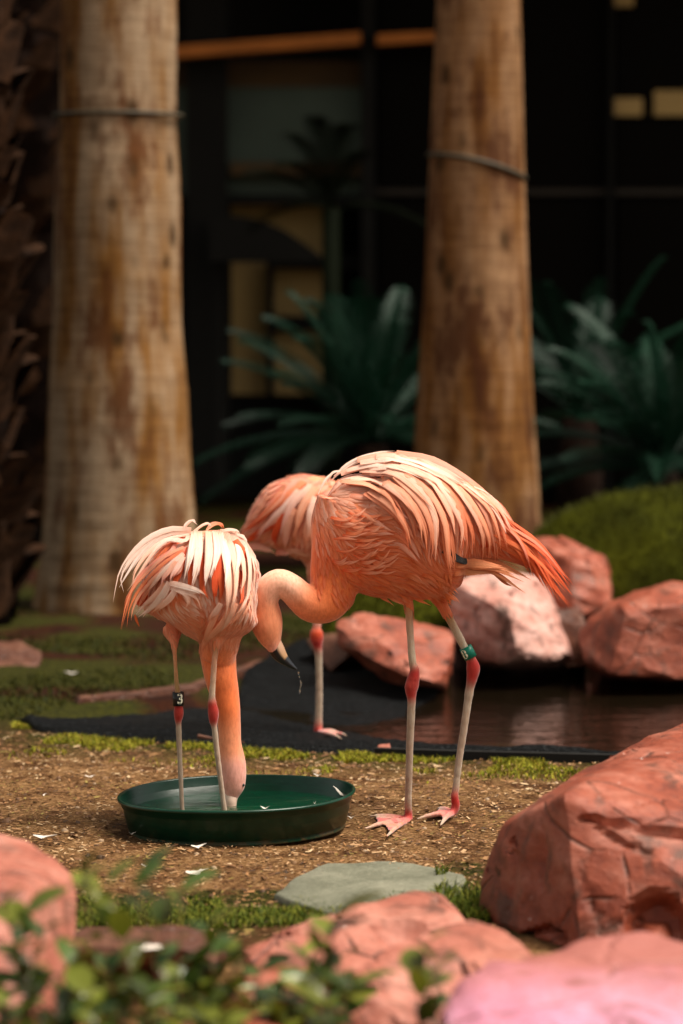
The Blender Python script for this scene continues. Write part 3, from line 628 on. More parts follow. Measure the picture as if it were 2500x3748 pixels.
# ------------------------------------------------------------------ flamingos
def lerp3(a, b, t): return tuple(x*(1-t)+y*t for x, y in zip(a, b))
FEATH_N = 9
def feather_geo(path, nrm, width, c0, c1, cup=.06, rag=.06, prof=None):
    m = len(path); vs = []; cs = []; uvs = []; ns = []; AC = 5
    for i in range(m):
        s = i/(m-1); t = (path[min(i+1, m-1)]-path[max(i-1, 0)])
        t = t.normalized() if t.length > 1e-9 else Vector((1, 0, 0)); n = nrm[i]; side = t.cross(n)
        side = side.normalized() if side.length > 1e-6 else Vector((0, 0, 1)); n = side.cross(t)
        w = width*.5*(min(1, .4+s*2.0) if s < .3 else 1)*(1 if s < .38 else max(.03, 1-((s-.38)/.62)**1.9))
        for j in range(AC):
            g = j/(AC-1)*2-1
            jit = 1+random.uniform(-rag, rag)*(1 if abs(g) > .9 else 0)
            vs.append(path[i]+side*g*w*jit-n*cup*width*g*g); c = lerp3(c0, c1, s)
            ns.append(tuple((nrm[i]+side*g*.35+n*.15).normalized())); e = abs(g)**1.5; r0 = max(0, 1-s*2.5)*.35; cs.append((c[0]*(1-.04*e), c[1]*(1-.24*e-r0*.5), c[2]*(1-.34*e-r0*.7))); uvs.append((g*.5+.5, s))
    fs = [(i*AC+j, i*AC+j+1, (i+1)*AC+j+1, (i+1)*AC+j) for i in range(m-1) for j in range(AC-1)]
    return vs, fs, cs, uvs, ns
class FB:
    """collects feathers into one mesh"""
    def __init__(s): s.v = []; s.f = []; s.c = []; s.u = []; s.n = []
    def add(s, g):
        n = len(s.v); s.n += g[4]; s.v += [tuple(p) for p in g[0]]; s.f += [tuple(i+n for i in f) for f in g[1]]; s.c += g[2]; off = random.random()*50
        s.u += [(a_*1.0+off, b_+off*.37) for a_, b_ in g[3]]
    def build(s, name, parent, kind=None):
        me = mesh(name, s.v, s.f); set_col(me, s.c)
        uvl = me.uv_layers.new(name='UVMap'); li = np.empty(len(me.loops), np.int32); me.loops.foreach_get('vertex_index', li)
        uvl.data.foreach_set('uv', np.array(s.u, np.float32)[li].ravel())
        o = link_mesh(name, me, M_feather, parent)
        me.normals_split_custom_set_from_vertices(s.n)
        if kind: o['kind'] = kind
        return o
def jitc(c, a=.06):
    k = 1+random.uniform(-a, a); h = random.uniform(-a, a)
    return (min(.97, c[0]*k), min(.95, c[1]*(k+h)), min(.92, c[2]*(k+1.6*h)))

class Bird:
    def __init__(s, name, loc, label, conv, depth):
        s.rt = empty(name, loc, label, 'flamingo', 'flamingos'); s.mb = MB(); s.sam = []; s.conv = conv; s.d = depth
    def px(s, x, y, dd=0.0):
        u, v = s.conv(x, y); return P(u, v, s.d+dd)
    def k(s): u0, _ = s.conv(0, 0); u1, _ = s.conv(1, 0); return (u1-u0)*s.d/FPX      # metres per local pixel
    def tube(s, rows, n=14, N=None, conv=None, part=None):
        """rows: x, y, dd(m), r_inplane(px), r_depth(px), (colour)"""
        cv = conv or s.conv; u0, _ = cv(0, 0); u1, _ = cv(1, 0); k = (u1-u0)*s.d/FPX
        A = spline([(r[0], r[1], r[2], r[3], r[4], *r[5]) for r in rows], N or len(rows)*4)
        pts = []; ra = []; rb = []; cc = []
        for i_, a_ in enumerate(A):
            lg = 1+(random.uniform(-.05, .05)+.02*math.sin(i_*2.1) if (N and N >= 80) else 0)
            u, v = cv(a_[0], a_[1]); pts.append(P(u, v, s.d+a_[2])); ra.append(max(.001, a_[3]*k*lg)); rb.append(max(.001, a_[4]*k*lg)); cc.append(tuple(np.clip(a_[5:8], 0, 1)))
        s.mb.tube(pts, ra, n, cc, True, rb)
        for p, a_, b_, c_ in zip(pts, ra, rb, cc): s.sam.append((p, min(a_, b_)*.6+max(a_, b_)*.4, c_))
        return pts
    def body(s, vox=.0038, sm=3):
        me = mesh('body', s.mb.v, s.mb.f); bm = bmesh.new(); bm.from_mesh(me); bmesh.ops.recalc_face_normals(bm, faces=bm.faces); bm.to_mesh(me); bm.free()
        me = remesh(me, vox, sm)
        co = coords(me).astype(float); SP = np.array([tuple(q[0]) for q in s.sam]); SR = np.array([q[1] for q in s.sam]); SC = np.array([q[2] for q in s.sam])
        cols = np.empty((len(co), 3))
        for i in range(0, len(co), 4000):
            D = np.linalg.norm(co[i:i+4000, None, :]-SP[None], axis=2)/SR[None]; wgt = np.exp(-3.0*np.minimum(D, 20)**1)*1e6; wgt = (1/(D+.05))**7
            cols[i:i+4000] = (wgt[..., None]*SC[None]).sum(1)/wgt.sum(1)[:, None]
        set_col(me, cols)
        s.me = me; s.bvh = BVHTree.FromPolygons([Vector(c_) for c_ in co], [tuple(p.vertices) for p in me.polygons])
        s.co = co; s.no = normals(me)
        me2 = me.copy(); s.obj = link_mesh('body', me2, M_down, s.rt)
    def dirf(s, x, y):
        w = 0; vx = vy = 0
        for (a_, b_, c_, d_) in s.field:
            q = 1/(((a_-x)**2+(b_-y)**2)/1e4+.05)**1.6; l = math.hypot(c_, d_); vx += q*c_/l; vy += q*d_/l; w += q
        return vx/w, vy/w
    def inv(s, p):
        """world -> local pixels"""
        r = p-Vector((0, 0, CAMH)); zc = r.y*cp-r.z*sp_; yc = r.y*sp_+r.z*cp
        u = CX+FPX*r.x/zc; v = CY-FPX*yc/zc; return s.iconv(u, v)
    def auto(s, n, region, lenf, widf, colf, rise=.0015, jit=.25, steps=7, ff=None, each=None):
        """scatter feathers that lie along the surface"""
        done = 0; tries = 0
        while done < n and tries < n*12:
            tries += 1; i = random.randrange(len(s.co)); p = Vector(s.co[i]); nn = Vector(s.no[i]); x, y = s.inv(p)
            if not region(x, y, nn): continue
            L = lenf(x, y)*random.uniform(.8, 1.2); w_ = widf(x, y)*random.uniform(.85, 1.15); dx, dy = s.dirf(x, y)
            d = Vector((dx, random.uniform(-.15, .15), -dy)); d += Vector((random.uniform(-jit, jit), 0, random.uniform(-jit, jit)))
            path = []; nrm = []; q = p; st = L/(steps-1); lift = .0003+random.random()*.0011; wv = random.uniform(-.5, .5)
            for k in range(steps):
                hit, hn, _, dist = s.bvh.find_nearest(q)
                if hit is None: break
                off = (q-hit).dot(hn)
                base = hit+hn*(lift+rise*k) if dist < .012 or off < 0 else q
                path.append(base); nrm.append(hn.copy())
                if k < steps-1:
                    xx, yy = s.inv(base); ddx, ddy = s.dirf(xx, yy); d = (d*.6+Vector((ddx, 0, -ddy))*.4+Vector((-ddy, 0, -ddx))*wv*.12)
                    tn = d-hn*d.dot(hn); 
                    if tn.length < 1e-4: tn = Vector((0, 0, -1))
                    q = base+tn.normalized()*st
            if len(path) < steps: continue
            c0, c1 = colf(x, y); g = feather_geo(path, nrm, w_, jitc(c0), jitc(c1))
            if ff is not None: ff.add(g)
            else:
                one = FB(); one.add(g); one.build('feather', each)
            done += 1
    def plume(s, pts, width, c0, c1, lift=.006, N=12, dd=0.0, parent=None, ff=None, cup=.09, free=0, rag=.06):
        """feather traced through the given side-view points, laid on the body's near side; points past the body keep the last depth"""
        A = spline([(p[0], p[1]) for p in pts], N); path = []; nrm = []; last = None
        for i, a_ in enumerate(A):
            u, v = s.conv(a_[0], a_[1]); r = ray(u, v).normalized(); hit, hn, _, _ = s.bvh.ray_cast(Vector((0, 0, CAMH)), r)
            if hit is not None and (last is None or hit.y < last+.012): y_ = hit.y; nn = hn
            elif hit is not None and last is not None: y_ = last+max(-.012, min(.012, hit.y-last)); nn = hn
            else: y_ = last if last is not None else s.d; nn = Vector((0, -.8, .5)) if not nrm else nrm[-1].lerp(Vector((0, -.8, .5)), .3)
            last = y_; pp = P(u, v, y_-lift-dd*(i/(N-1))-.0006*i); path.append(pp); nrm.append(Vector(nn).lerp(Vector((0, -1, .3)), .15).normalized())
        # smooth depth
        for _ in range(3):
            for i in range(1, N-1): path[i].y = min(path[i].y, (path[i-1].y+path[i+1].y)/2*.5+path[i].y*.5)
        W_ = 1.22*width*s.k(); side0 = [((path[min(i+1, N-1)]-path[max(i-1, 0)]).normalized().cross(nrm[i])).normalized() for i in range(N)]
        a0, a1 = jitc(c0, .05), jitc(c1, .05); one = ff if ff is not None else FB(); ns_ = 4 if W_ > .012 else 3 if W_ > .008 else 1
        for q in range(ns_):         # the vane falls apart into a few soft strands towards the tip
            o_ = (q-(ns_-1)/2)/max(1, ns_)*.78; sp = random.uniform(-.4, .4); cut = random.uniform(.74, 1.0) if q != ns_//2 else 1.0
            M_ = max(5, int(N*cut)); pp = [path[i]+side0[i]*W_*(o_*(1-.35*i/N)+sp*.22*(i/N)**2)-nrm[i]*W_*.35*o_*o_+nrm[i]*.0006*q for i in range(M_)]
            one.add(feather_geo(pp, nrm[:M_], W_*(.46 if ns_ > 1 else 1), jitc(a0, .04), jitc(a1, .07), cup, rag))
        if ff is None: return one.build('feather', parent)

WHT = (.93, .76, .68); PALE = (.90, .52, .37); PEACH = (.87, .32, .16); ORG = (.80, .185, .045); DORG = (.72, .09, .016); RED = (.36, .026, .016); PINK = (.90, .42, .34)
SHANK = (.36, .27, .20); SHANKP = (.46, .37, .27); TAN = (.36, .22, .09); WEB = (.62, .12, .11); BLK = (.010, .010, .012)

def band(bird, cx, cy, axis_dx, r, h, mat, digit, name_label, dd, rotdeg, roll=0):
    c = P(cx, cy, bird.d+dd); ax = Vector((axis_dx, 0, -1)).normalized()
    mb = MB(); a_ = c-ax*h/2; b_ = c+ax*h/2
    n = 28; vs = []; fs = []; side = ax.cross(Vector((0, 1, 0))).normalized(); fwd = side.cross(ax).normalized()
    if fwd.y > 0: fwd = -fwd
    for rr_, q in ((r, a_), (r, b_), (r-.0018, b_), (r-.0018, a_)):
        for k in range(n):
            w = 2*math.pi*k/n; vs.append(q+side*math.cos(w)*rr_+fwd*math.sin(w)*rr_)
    for l in range(4):
        for k in range(n): fs.append((l*n+k, l*n+(k+1) % n, ((l+1) % 4)*n+(k+1) % n, ((l+1) % 4)*n+k))
    me = mesh('leg_band', vs, fs); bm = bmesh.new(); bm.from_mesh(me); bmesh.ops.recalc_face_normals(bm, faces=bm.faces); bm.to_mesh(me); bm.free()
    bo = link_mesh('leg_band', me, mat, bird.rt); bo['label'] = name_label
    # digit wrapped on the band
    cu = bpy.data.curves.new('digit', 'FONT'); cu.body = digit; cu.size = h*1.02; cu.align_x = 'CENTER'; cu.align_y = 'CENTER'; cu.extrude = .0; cu.offset = .0006; cu.resolution_u = 4
    to = bpy.data.objects.new('tmp', cu); COL.objects.link(to); dg = bpy.context.evaluated_depsgraph_get(); dg.update()
    dm = bpy.data.meshes.new_from_object(to.evaluated_get(dg)); bpy.data.objects.remove(to)
    sx = Vector((1, 0, 0)); sx = (sx-ax*sx.dot(ax)).normalized(); up = -ax if ax.z < 0 else ax; fw = Vector((0, -1, 0)); fw = (fw-ax*fw.dot(ax)).normalized()
    off = math.radians(rotdeg)
    for v_ in dm.vertices:
        x, y = v_.co.x, v_.co.y
        if roll: x, y = x*math.cos(roll)-y*math.sin(roll), x*math.sin(roll)+y*math.cos(roll)
        w = x/r+off; v_.co = c+up*y+(sx*math.sin(w)+fw*math.cos(w))*(r+.0005)
    do = link_mesh('number', dm, M_digit, bo, smooth=False)
    return bo

def wingpart(bird, name='wing'):
    """an inner wing shell that carries the long feathers"""
    return name

# ---------- biggest flamingo (side view, facing left).  local pixels: crop (850,1600) scale .829
cvB = lambda x, y: (850+.829*x, 1600+.829*y); icB = lambda u, v: ((u-850)/.829, (v-1600)/.829)
big = Bird('flamingo', tuple(G(1560, 3010)), 'biggest flamingo, side on with a green numbered leg band, neck curled down', cvB, 7.42); big.iconv = icB
big.tube([(430,250,0,70,60,PEACH),(480,285,0,158,115,PEACH),(560,372,0,278,160,PEACH),(650,398,0,308,192,ORG),(750,402,0,310,205,ORG),(880,425,0,290,190,ORG),(1000,405,0,215,150,PEACH),(1100,415,0,160,105,PEACH),(1200,462,0,85,60,ORG),(1300,530,0,40,35,DORG),(1360,580,0,15,15,DORG)], 26)
big.tube([(520,300,0,150,120,PEACH),(485,400,0,140,115,ORG),(462,500,0,115,100,ORG),(450,590,0,108,92,ORG),(448,660,-.01,108,90,ORG),(412,722,-.02,100,88,ORG),(352,738,-.03,82,78,lerp3(ORG,PEACH,.5)),(300,704,-.04,70,68,PEACH),(255,664,-.05,64,62,PALE),(205,643,-.055,62,60,PALE),(160,672,-.055,60,58,PALE),(142,725,-.05,62,58,PEACH),(146,785,-.045,72,62,PEACH),(155,835,-.045,70,60,PEACH),(168,885,-.045,54,48,PEACH),(184,925,-.045,34,32,PINK),(194,945,-.045,26,24,PINK)], 18, 70)
# thighs and legs in photo pixels
cvO = lambda x, y: (x, y)
big.tube([(1470,2120,-.02,40,36,ORG),(1488,2185,-.02,20,20,TAN),(1495,2215,-.02,16,16,TAN),(1501,2310,-.02,14,14,SHANKP),(1510,2425,-.02,15,15,SHANKP),(1518,2452,-.02,18,18,RED),(1512,2490,-.02,25,22,RED),(1505,2522,-.02,25,22,RED),(1506,2550,-.02,18,17,RED),(1506,2580,-.02,16,15,SHANK),(1501,2700,-.015,14.5,14,SHANK),(1497,2830,-.01,13.5,13,SHANK),(1494,2940,-.005,14,14,SHANK),(1495,2975,0,15,15,RED),(1498,3003,0,16,17,WEB)], 12, 90, cvO)
big.tube([(1590,2150,.03,44,40,ORG),(1617,2212,.03,21,20,TAN),(1640,2255,.03,17,16,TAN),(1672,2315,.03,16,16,SHANKP),(1705,2380,.03,16,16,SHANKP),(1726,2420,.03,21,20,RED),(1732,2450,.03,27,23,RED),(1727,2485,.03,20,19,RED),(1718,2530,.03,17,16,SHANK),(1702,2640,.025,15,14,SHANK),(1682,2770,.02,14,13,SHANK),(1670,2870,.015,13,12,SHANK),(1664,2915,.01,15,14,RED),(1668,2950,.01,17,16,RED),(1655,2980,.01,15,15,WEB)], 12, 90, cvO)
def foot(b, ankle, toes, cols=WEB):
    """toes: list of photo points (u,v,d); web between them"""
    A = Vector(ankle); T = [Vector(q) for q in toes]
    for q in T:
        pts = [A, A.lerp(q, .5)+Vector((0, 0, .004)), q]; b.mb.tube([A.lerp(q, f)+Vector((0, 0, .006*math.sin(f*3.1))) for f in (0, .25, .5, .75, 1)], [.0085, .0075, .0065, .0055, .003], 8, [WEB, WEB, SHANKP, SHANKP, SHANK])
        for f in (.1, .3, .5, .7, .9): b.sam.append((A.lerp(q, f), .007, lerp3(WEB, SHANKP, f)))
    for i in range(len(T)-1):
        a_, b_ = A, T[i].lerp(A, .16); c_ = T[i+1].lerp(A, .16); m_ = (b_+c_)/2; m_ = m_.lerp(A, .08)
        vs = []; 
        for z in (-.002, .003):
            vs += [a_+Vector((0, 0, z)), b_+Vector((0, 0, z)), m_+Vector((0, 0, z)), c_+Vector((0, 0, z))]
        b.mb.add(vs, [(0, 1, 2, 3), (7, 6, 5, 4), (0, 4, 5, 1), (1, 5, 6, 2), (2, 6, 7, 3), (3, 7, 4, 0)], [WEB]*8)
        for f in (.3, .6): b.sam.append((A.lerp(m_, f), .006, WEB)); b.sam.append((m_.lerp(b_, .5), .005, WEB)); b.sam.append((m_.lerp(c_, .5), .005, WEB))
foot(big, P(1498, 3003, 7.42), [G(1335, 3033, .006), G(1352, 3014-26, .006), G(1415, 3062, .006), ])
foot(big, P(1655, 2978, 7.43), [G(1525, 2999, .006), G(1600, 2985-25, .006), G(1612, 3022, .006)])
big.body()
cvH = lambda x, y: (850+.234*x, 2000+.234*y)
def bill(bird, rows, cv, blackf, label=None):
    u0, _ = cv(0, 0); u1, _ = cv(1, 0); k = (u1-u0)*bird.d/FPX; A = spline(rows, 22); mb = MB(); pts = []; ra = []; rb = []
    for a_ in A: u, v = cv(a_[0], a_[1]); pts.append(P(u, v, bird.d+a_[2])); ra.append(max(.0008, a_[3]*k)); rb.append(max(.0008, a_[4]*k))
    mb.tube(pts, ra, 16, None, True, rb)
    cs = [blackf(i//16/21, Vector(v_)-pts[i//16], ra[i//16]) for i, v_ in enumerate(mb.v)]; mb.c = cs
    return mb.build('bill', M_bill, bird.rt, smooth=True)
def bf(s, off, r):
    side = off.x/r+off.z/r*.6
    if s > .60: return (.03, .035, .045) if side > .3 else BLK
    if side > .12: return lerp3((.80, .50, .38), (.55, .30, .10), min(1, s*1.4))
    return BLK if s > .16 else (.78, .42, .30)
bill(big, [(640,1440,-.045,105,95),(664,1530,-.045,118,96),(705,1632,-.045,124,90),(765,1722,-.045,104,74),(848,1802,-.045,70,52),(935,1872,-.045,42,32),(1015,1925,-.045,11,11)], cvH, bf)
band(big, 1713, 2388, .52, .0158, .030, M_bandgreen, '8', 'dark green leg band with a number', .03, -38, 0.0)
big.field = [(430,210,.6,-.5),(480,150,1,-.7),(600,90,1,-.15),(750,110,1,.3),(900,180,1,.6),(1000,260,.8,.9),(1100,320,.7,1),(850,300,.6,.8),(700,230,.9,.4),(560,230,.95,.15),(420,300,.4,.7),(470,350,.8,.4),(600,330,.9,.5),(450,430,.5,.8),(580,430,.95,-.15),(660,470,1,-.1),(650,560,1,.05),(700,620,1,.25),(600,620,.9,.5),(850,640,1,.5),(780,430,.4,1),(880,480,.2,1),(1000,480,.1,1),(1100,480,.25,1),(1180,450,.7,1),(1280,520,.8,.7),(380,520,.15,1),(450,600,.2,1),(1000,590,1,.1),(930,690,.4,1),(1100,570,1,.2)]
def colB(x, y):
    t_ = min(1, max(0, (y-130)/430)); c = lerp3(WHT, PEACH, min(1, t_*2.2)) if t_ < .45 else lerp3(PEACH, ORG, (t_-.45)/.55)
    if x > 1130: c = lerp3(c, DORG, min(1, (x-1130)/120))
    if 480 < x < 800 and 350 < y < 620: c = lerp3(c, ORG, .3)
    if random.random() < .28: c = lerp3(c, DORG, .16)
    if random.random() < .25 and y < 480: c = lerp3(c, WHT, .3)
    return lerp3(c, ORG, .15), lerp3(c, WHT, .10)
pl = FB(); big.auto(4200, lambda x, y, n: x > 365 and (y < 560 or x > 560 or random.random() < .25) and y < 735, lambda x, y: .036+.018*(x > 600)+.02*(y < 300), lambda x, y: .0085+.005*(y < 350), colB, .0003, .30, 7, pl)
def neckcol(a_, b_): return lambda x, y: (lerp3(a_, b_, random.random()*.5), lerp3(a_, b_, random.random()))
sv = big.field; big.field = [(460,600,-.1,1),(400,720,-.9,-.2),(330,730,-1,-.5),(250,655,-1,-.4),(205,640,-1,0),(150,670,-.6,1),(140,760,0,1),(170,880,.5,1)]
big.auto(0, lambda x, y, n: x < 470 and y > 585 and y < 930, lambda x, y: .016, lambda x, y: .0045, lambda x, y: (lambda c: (c, lerp3(c, WHT, random.random()*.15)))(ORG if x > 390 else lerp3(ORG, PEACH, min(1, (390-x)/60)) if x > 330 else lerp3(PEACH, PALE, min(1, (330-x)/80)) if y < 720 else PEACH), .00005, .25, 5, pl)
big.field = sv; pl.build('plumage', big.rt, 'stuff')
# wings (near and far) carrying the long coverts
def wing_shell(bird, rows, dd, name='wing'):
    mb = MB(); k = bird.k(); A = spline(rows, 18); pts = [bird.px(a_[0], a_[1], dd) for a_ in A]
    mb.tube(pts, [max(.002, a_[2]*k) for a_ in A], 18, [DORG]*18, True, [max(.002, a_[3]*k) for a_ in A])
    me = mesh(name, mb.v, mb.f); set_col(me, mb.c); return link_mesh(name, me, M_down, bird.rt)
wg = wing_shell(big, [(600,300,40,20),(700,330,110,30),(820,360,150,34),(950,380,130,30),(1060,410,90,24),(1160,440,50,16)], -.045)
wf = wing_shell(big, [(600,300,40,20),(700,330,110,30),(820,360,150,34),(950,380,130,30),(1060,410,90,24),(1160,440,50,16)], .045)
# mid-length coverts, individually
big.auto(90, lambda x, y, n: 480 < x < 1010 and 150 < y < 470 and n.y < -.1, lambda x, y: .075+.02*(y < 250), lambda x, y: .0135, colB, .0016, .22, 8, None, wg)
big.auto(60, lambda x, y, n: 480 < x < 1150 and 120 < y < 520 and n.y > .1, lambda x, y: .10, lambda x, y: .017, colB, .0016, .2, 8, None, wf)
B1 = [  # long draping plumes: points, width, root colour, tip colour
 ([(600,240),(700,300),(770,390),(800,500)],30,PALE,ORG),([(640,180),(760,260),(825,370),(838,470)],32,PALE,PEACH),([(680,200),(790,300),(850,400),(862,520)],30,PALE,ORG),
 ([(700,130),(820,220),(890,350),(905,470),(897,560)],34,WHT,PALE),([(720,170),(830,280),(880,400),(880,520)],28,PALE,ORG),([(730,140),(860,230),(935,370),(955,520),(975,620)],32,PALE,ORG),
 ([(750,120),(880,200),(960,330),(985,440)],34,WHT,PALE),([(760,105),(900,185),(990,320),(1018,410),(1008,495)],38,WHT,PALE),([(790,110),(930,200),(1010,330),(1040,440),(1035,520)],26,PEACH,DORG),
 ([(800,105),(960,200),(1062,330),(1112,440),(1100,545)],34,WHT,PEACH),([(840,115),(990,215),(1080,330),(1130,450),(1135,540)],28,PALE,PEACH),([(850,115),(1010,215),(1110,330),(1155,460),(1165,565)],30,WHT,PEACH),
 ([(900,140),(1040,225),(1130,320),(1180,430),(1190,520)],26,PALE,ORG),([(900,135),(1060,230),(1150,310),(1200,400),(1215,425)],26,WHT,WHT),([(820,95),(960,160),(1080,240),(1160,310),(1195,370)],30,WHT,PALE),
 ([(700,85),(850,110),(980,180),(1090,250),(1160,320)],30,WHT,WHT),([(640,85),(780,95),(920,150),(1040,220)],32,WHT,WHT),([(560,110),(700,95),(840,130),(960,200)],30,WHT,WHT),([(600,130),(740,130),(870,180),(980,270)],30,WHT,PALE),
 ([(560,150),(700,160),(810,230),(900,330)],28,WHT,PALE),([(520,180),(640,190),(740,260),(810,350)],28,WHT,PALE),([(500,150),(620,120),(740,140),(850,190)],26,WHT,WHT),([(480,200),(600,210),(690,270),(750,370)],26,PALE,PEACH)]
random.seed(21)
for r_ in range(3):
    for (pts, w_, c0, c1) in B1:
        if r_ and random.random() < .15: continue
        j = 0 if r_ == 2 else 26; ox, oy = random.uniform(-j, j), random.uniform(-j, j)*.6
        if pts[-1][1] > 300: c0 = lerp3(c0, PALE, .35); c1 = lerp3(c1, PEACH, .5)
        else: c1 = lerp3(c1, PALE, .35)
        big.plume([(x+ox+random.uniform(-5, 5), y+oy+random.uniform(-5, 5)) for x, y in pts], w_*random.uniform(.8, 1.05), lerp3(c0, ORG, .0 if r_ == 2 else .3), lerp3(c1, DORG if x_ else ORG, .0 if r_ == 2 else .3) if (x_ := random.random() < .4) or True else c1, .006+.006*r_, parent=wg)
# black flight feathers showing under the coverts
for k in range(5): big.plume([(930+6*k, 500), (990+6*k, 538+2*k), (1050+8*k, 547+3*k), (1092-3*k, 540+4*k)], 22, BLK, BLK, .007, parent=wg)
# tail fan
tl = MB(); tlo = empty('tail_root', (0, 0, 0), None, None); bpy.data.objects.remove(tlo)
tm = MB(); tm.tube([big.px(1120, 400), big.px(1230, 480), big.px(1300, 540)], [.045, .03, .01], 12, [DORG]*3); tme = mesh('tail', tm.v, tm.f); set_col(tme, tm.c); tail = link_mesh('tail', tme, M_down, big.rt)
tips = [(1505,665),(1498,640),(1470,615),(1440,600),(1497,750),(1480,735),(1455,720),(1432,712),(1410,690),(1500,700),(1475,680),(1385,665),(1360,645),(1335,625),(1420,655),(1445,640),(1400,610),(1310,600)]
for r_ in range(3):
    for i, (tx, ty) in enumerate(tips):
        sx_ = 1150+random.uniform(-30, 40); sy_ = 330+(i % 6)*22+random.uniform(-10, 10)
        mx = (sx_+tx)/2+22-(ty-640)*.05; my = (sy_+ty)/2-24
        c = lerp3(ORG, DORG, random.random()); c = lerp3(c, WHT, .35 if (random.random() < .22 and ty < 660) else 0)
        big.plume([(sx_, sy_), (mx, my), (tx+random.uniform(-14, 3), ty+random.uniform(-14, 8))], random.uniform(13, 20), lerp3(c, PEACH, .3), lerp3(c, DORG, .55), .004+.002*r_, dd=random.uniform(-.05, .03), parent=tail, rag=.25)
for (pts, w_) in (([(1040,555),(1160,580),(1290,640)],26),([(1060,560),(1180,610),(1300,690)],20),([(1000,560),(1120,570),(1250,600)],34),([(1080,545),(1200,570),(1320,630)],26),([(980,600),(1060,590),(1150,600)],36),([(950,560),(1080,560),(1220,580)],40),([(1120,560),(1200,640),(1240,660)],16)):
    big.plume(pts, w_, lerp3(ORG, TAN, .35), lerp3(PEACH, TAN, .3), .003, parent=tail, rag=.2)
# crest wisps on the shoulder, tousled breast tufts, belly fringe
cr = FB()
for (pts, w_) in (([(440,190),(500,125),(590,80),(700,62)],12),([(460,165),(540,100),(640,68),(718,61)],10),([(450,175),(520,120),(600,90),(690,78)],14),([(420,200),(440,160),(470,150),(500,160)],10),([(480,150),(560,105),(650,84),(740,84)],16),([(380,250),(410,190),(440,160),(450,150)],10)):
    big.plume(pts, w_, WHT, WHT, .002, ff=cr)
for k in range(46):
    x = random.uniform(420, 650); y = random.uniform(330, 600); L = random.uniform(60, 120)
    big.plume([(x, y), (x+L*.5, y+random.uniform(-2, 22)), (x+L, y-random.uniform(-6, 26))], random.uniform(10, 17), lerp3(ORG, DORG, random.random()*.5), lerp3(PEACH, PALE, random.random()), .005, ff=cr)
for k in range(60):
    x = random.uniform(620, 920); y = random.uniform(600, 700); L = random.uniform(60, 130)
    big.plume([(x, y), (x+L*.5, y+L*.22), (x+L*.9, min(745, y+L*.55))], random.uniform(11, 18), lerp3(ORG, TAN, random.random()*.3), lerp3(ORG, PALE, random.random()*.5), .004, ff=cr)
for k in range(22):
    x = random.uniform(900, 960); y = random.uniform(600, 680)
    big.plume([(x, y), (x+8, y+30), (x+random.uniform(0, 25), y+70)], 13, lerp3(ORG, TAN, .3), ORG, .004, ff=cr)
cr.build('tousled_plumage', big.rt, 'stuff')

# ---------- left flamingo, seen from behind, drinking from the tub. local pixels: crop (350,1600) scale .574
cvL = lambda x, y: (350+.574*x, 1600+.574*y); icL = lambda u, v: ((u-350)/.574, (v-1600)/.574)
cv3 = lambda x, y: (350+.638*x, 2400+.638*y)
lf = Bird('flamingo', tuple(G(740, 3010)), 'whitest flamingo with a black numbered leg band, drinking with its bill in the green tub', cvL, 7.33); lf.iconv = icL
lf.tube([(310,1080,0,40,60,PALE),(370,1045,0,145,190,PALE),(470,995,0,278,330,PEACH),(600,960,0,345,400,PEACH),(740,952,0,358,420,PEACH),(860,940,0,340,400,PEACH),(950,910,0,260,300,PEACH),(1010,900,0,150,170,PEACH),(1030,900,0,60,80,PEACH)], 28)
lf.tube([(850,1020,.02,130,150,PEACH),(830,1150,.0,140,140,PEACH),(800,1260,-.02,130,120,ORG),(775,1400,.0,118,110,ORG)], 18)
lf.tube([(700,-40,.01,110,100,ORG),(707,40,.01,102,95,ORG),(718,120,.0,95,90,ORG),(738,210,.0,86,82,ORG),(757,300,-.005,74,70,ORG),(767,400,-.005,67,64,lerp3(ORG,PEACH,.6)),(771,500,-.005,66,62,PEACH),(778,560,-.005,72,64,PEACH),(788,625,-.005,76,68,PINK),(791,690,-.005,74,66,PINK),(790,750,-.005,66,58,PINK),(782,795,-.005,46,44,PINK),(778,825,-.005,34,34,PINK)], 18, 60, cv3)
lf.tube([(440,-150,.02,60,60,PEACH),(450,-80,-.02,24,26,TAN),(455,0,-.04,14,14,TAN),(462,120,-.05,14,14,TAN),(470,200,-.05,17,17,TAN),(475,280,-.05,24,22,RED),(477,330,-.05,31,28,RED),(474,370,-.05,22,20,RED),(476,400,-.05,18,17,SHANK),(482,560,-.05,17,16,SHANK),(490,740,-.05,15,15,SHANK),(498,900,-.05,14,14,SHANK),(500,990,-.05,14,14,SHANK)], 12, 90, cv3)
lf.tube([(700,-110,-.06,55,60,PEACH),(690,-60,-.07,28,30,TAN),(684,0,-.07,19,19,SHANKP),(676,110,-.07,18,18,SHANKP),(668,225,-.07,20,19,SHANKP),(669,275,-.07,27,25,RED),(676,330,-.07,33,29,RED),(676,375,-.07,27,24,RED),(681,410,-.07,19,18,SHANK),(695,540,-.07,18,17,SHANK),(714,690,-.07,17,17,SHANK),(730,820,-.07,17,17,SHANK),(742,910,-.07,18,17,SHANK),(750,1000,-.07,18,17,SHANK)], 12, 90, cv3)
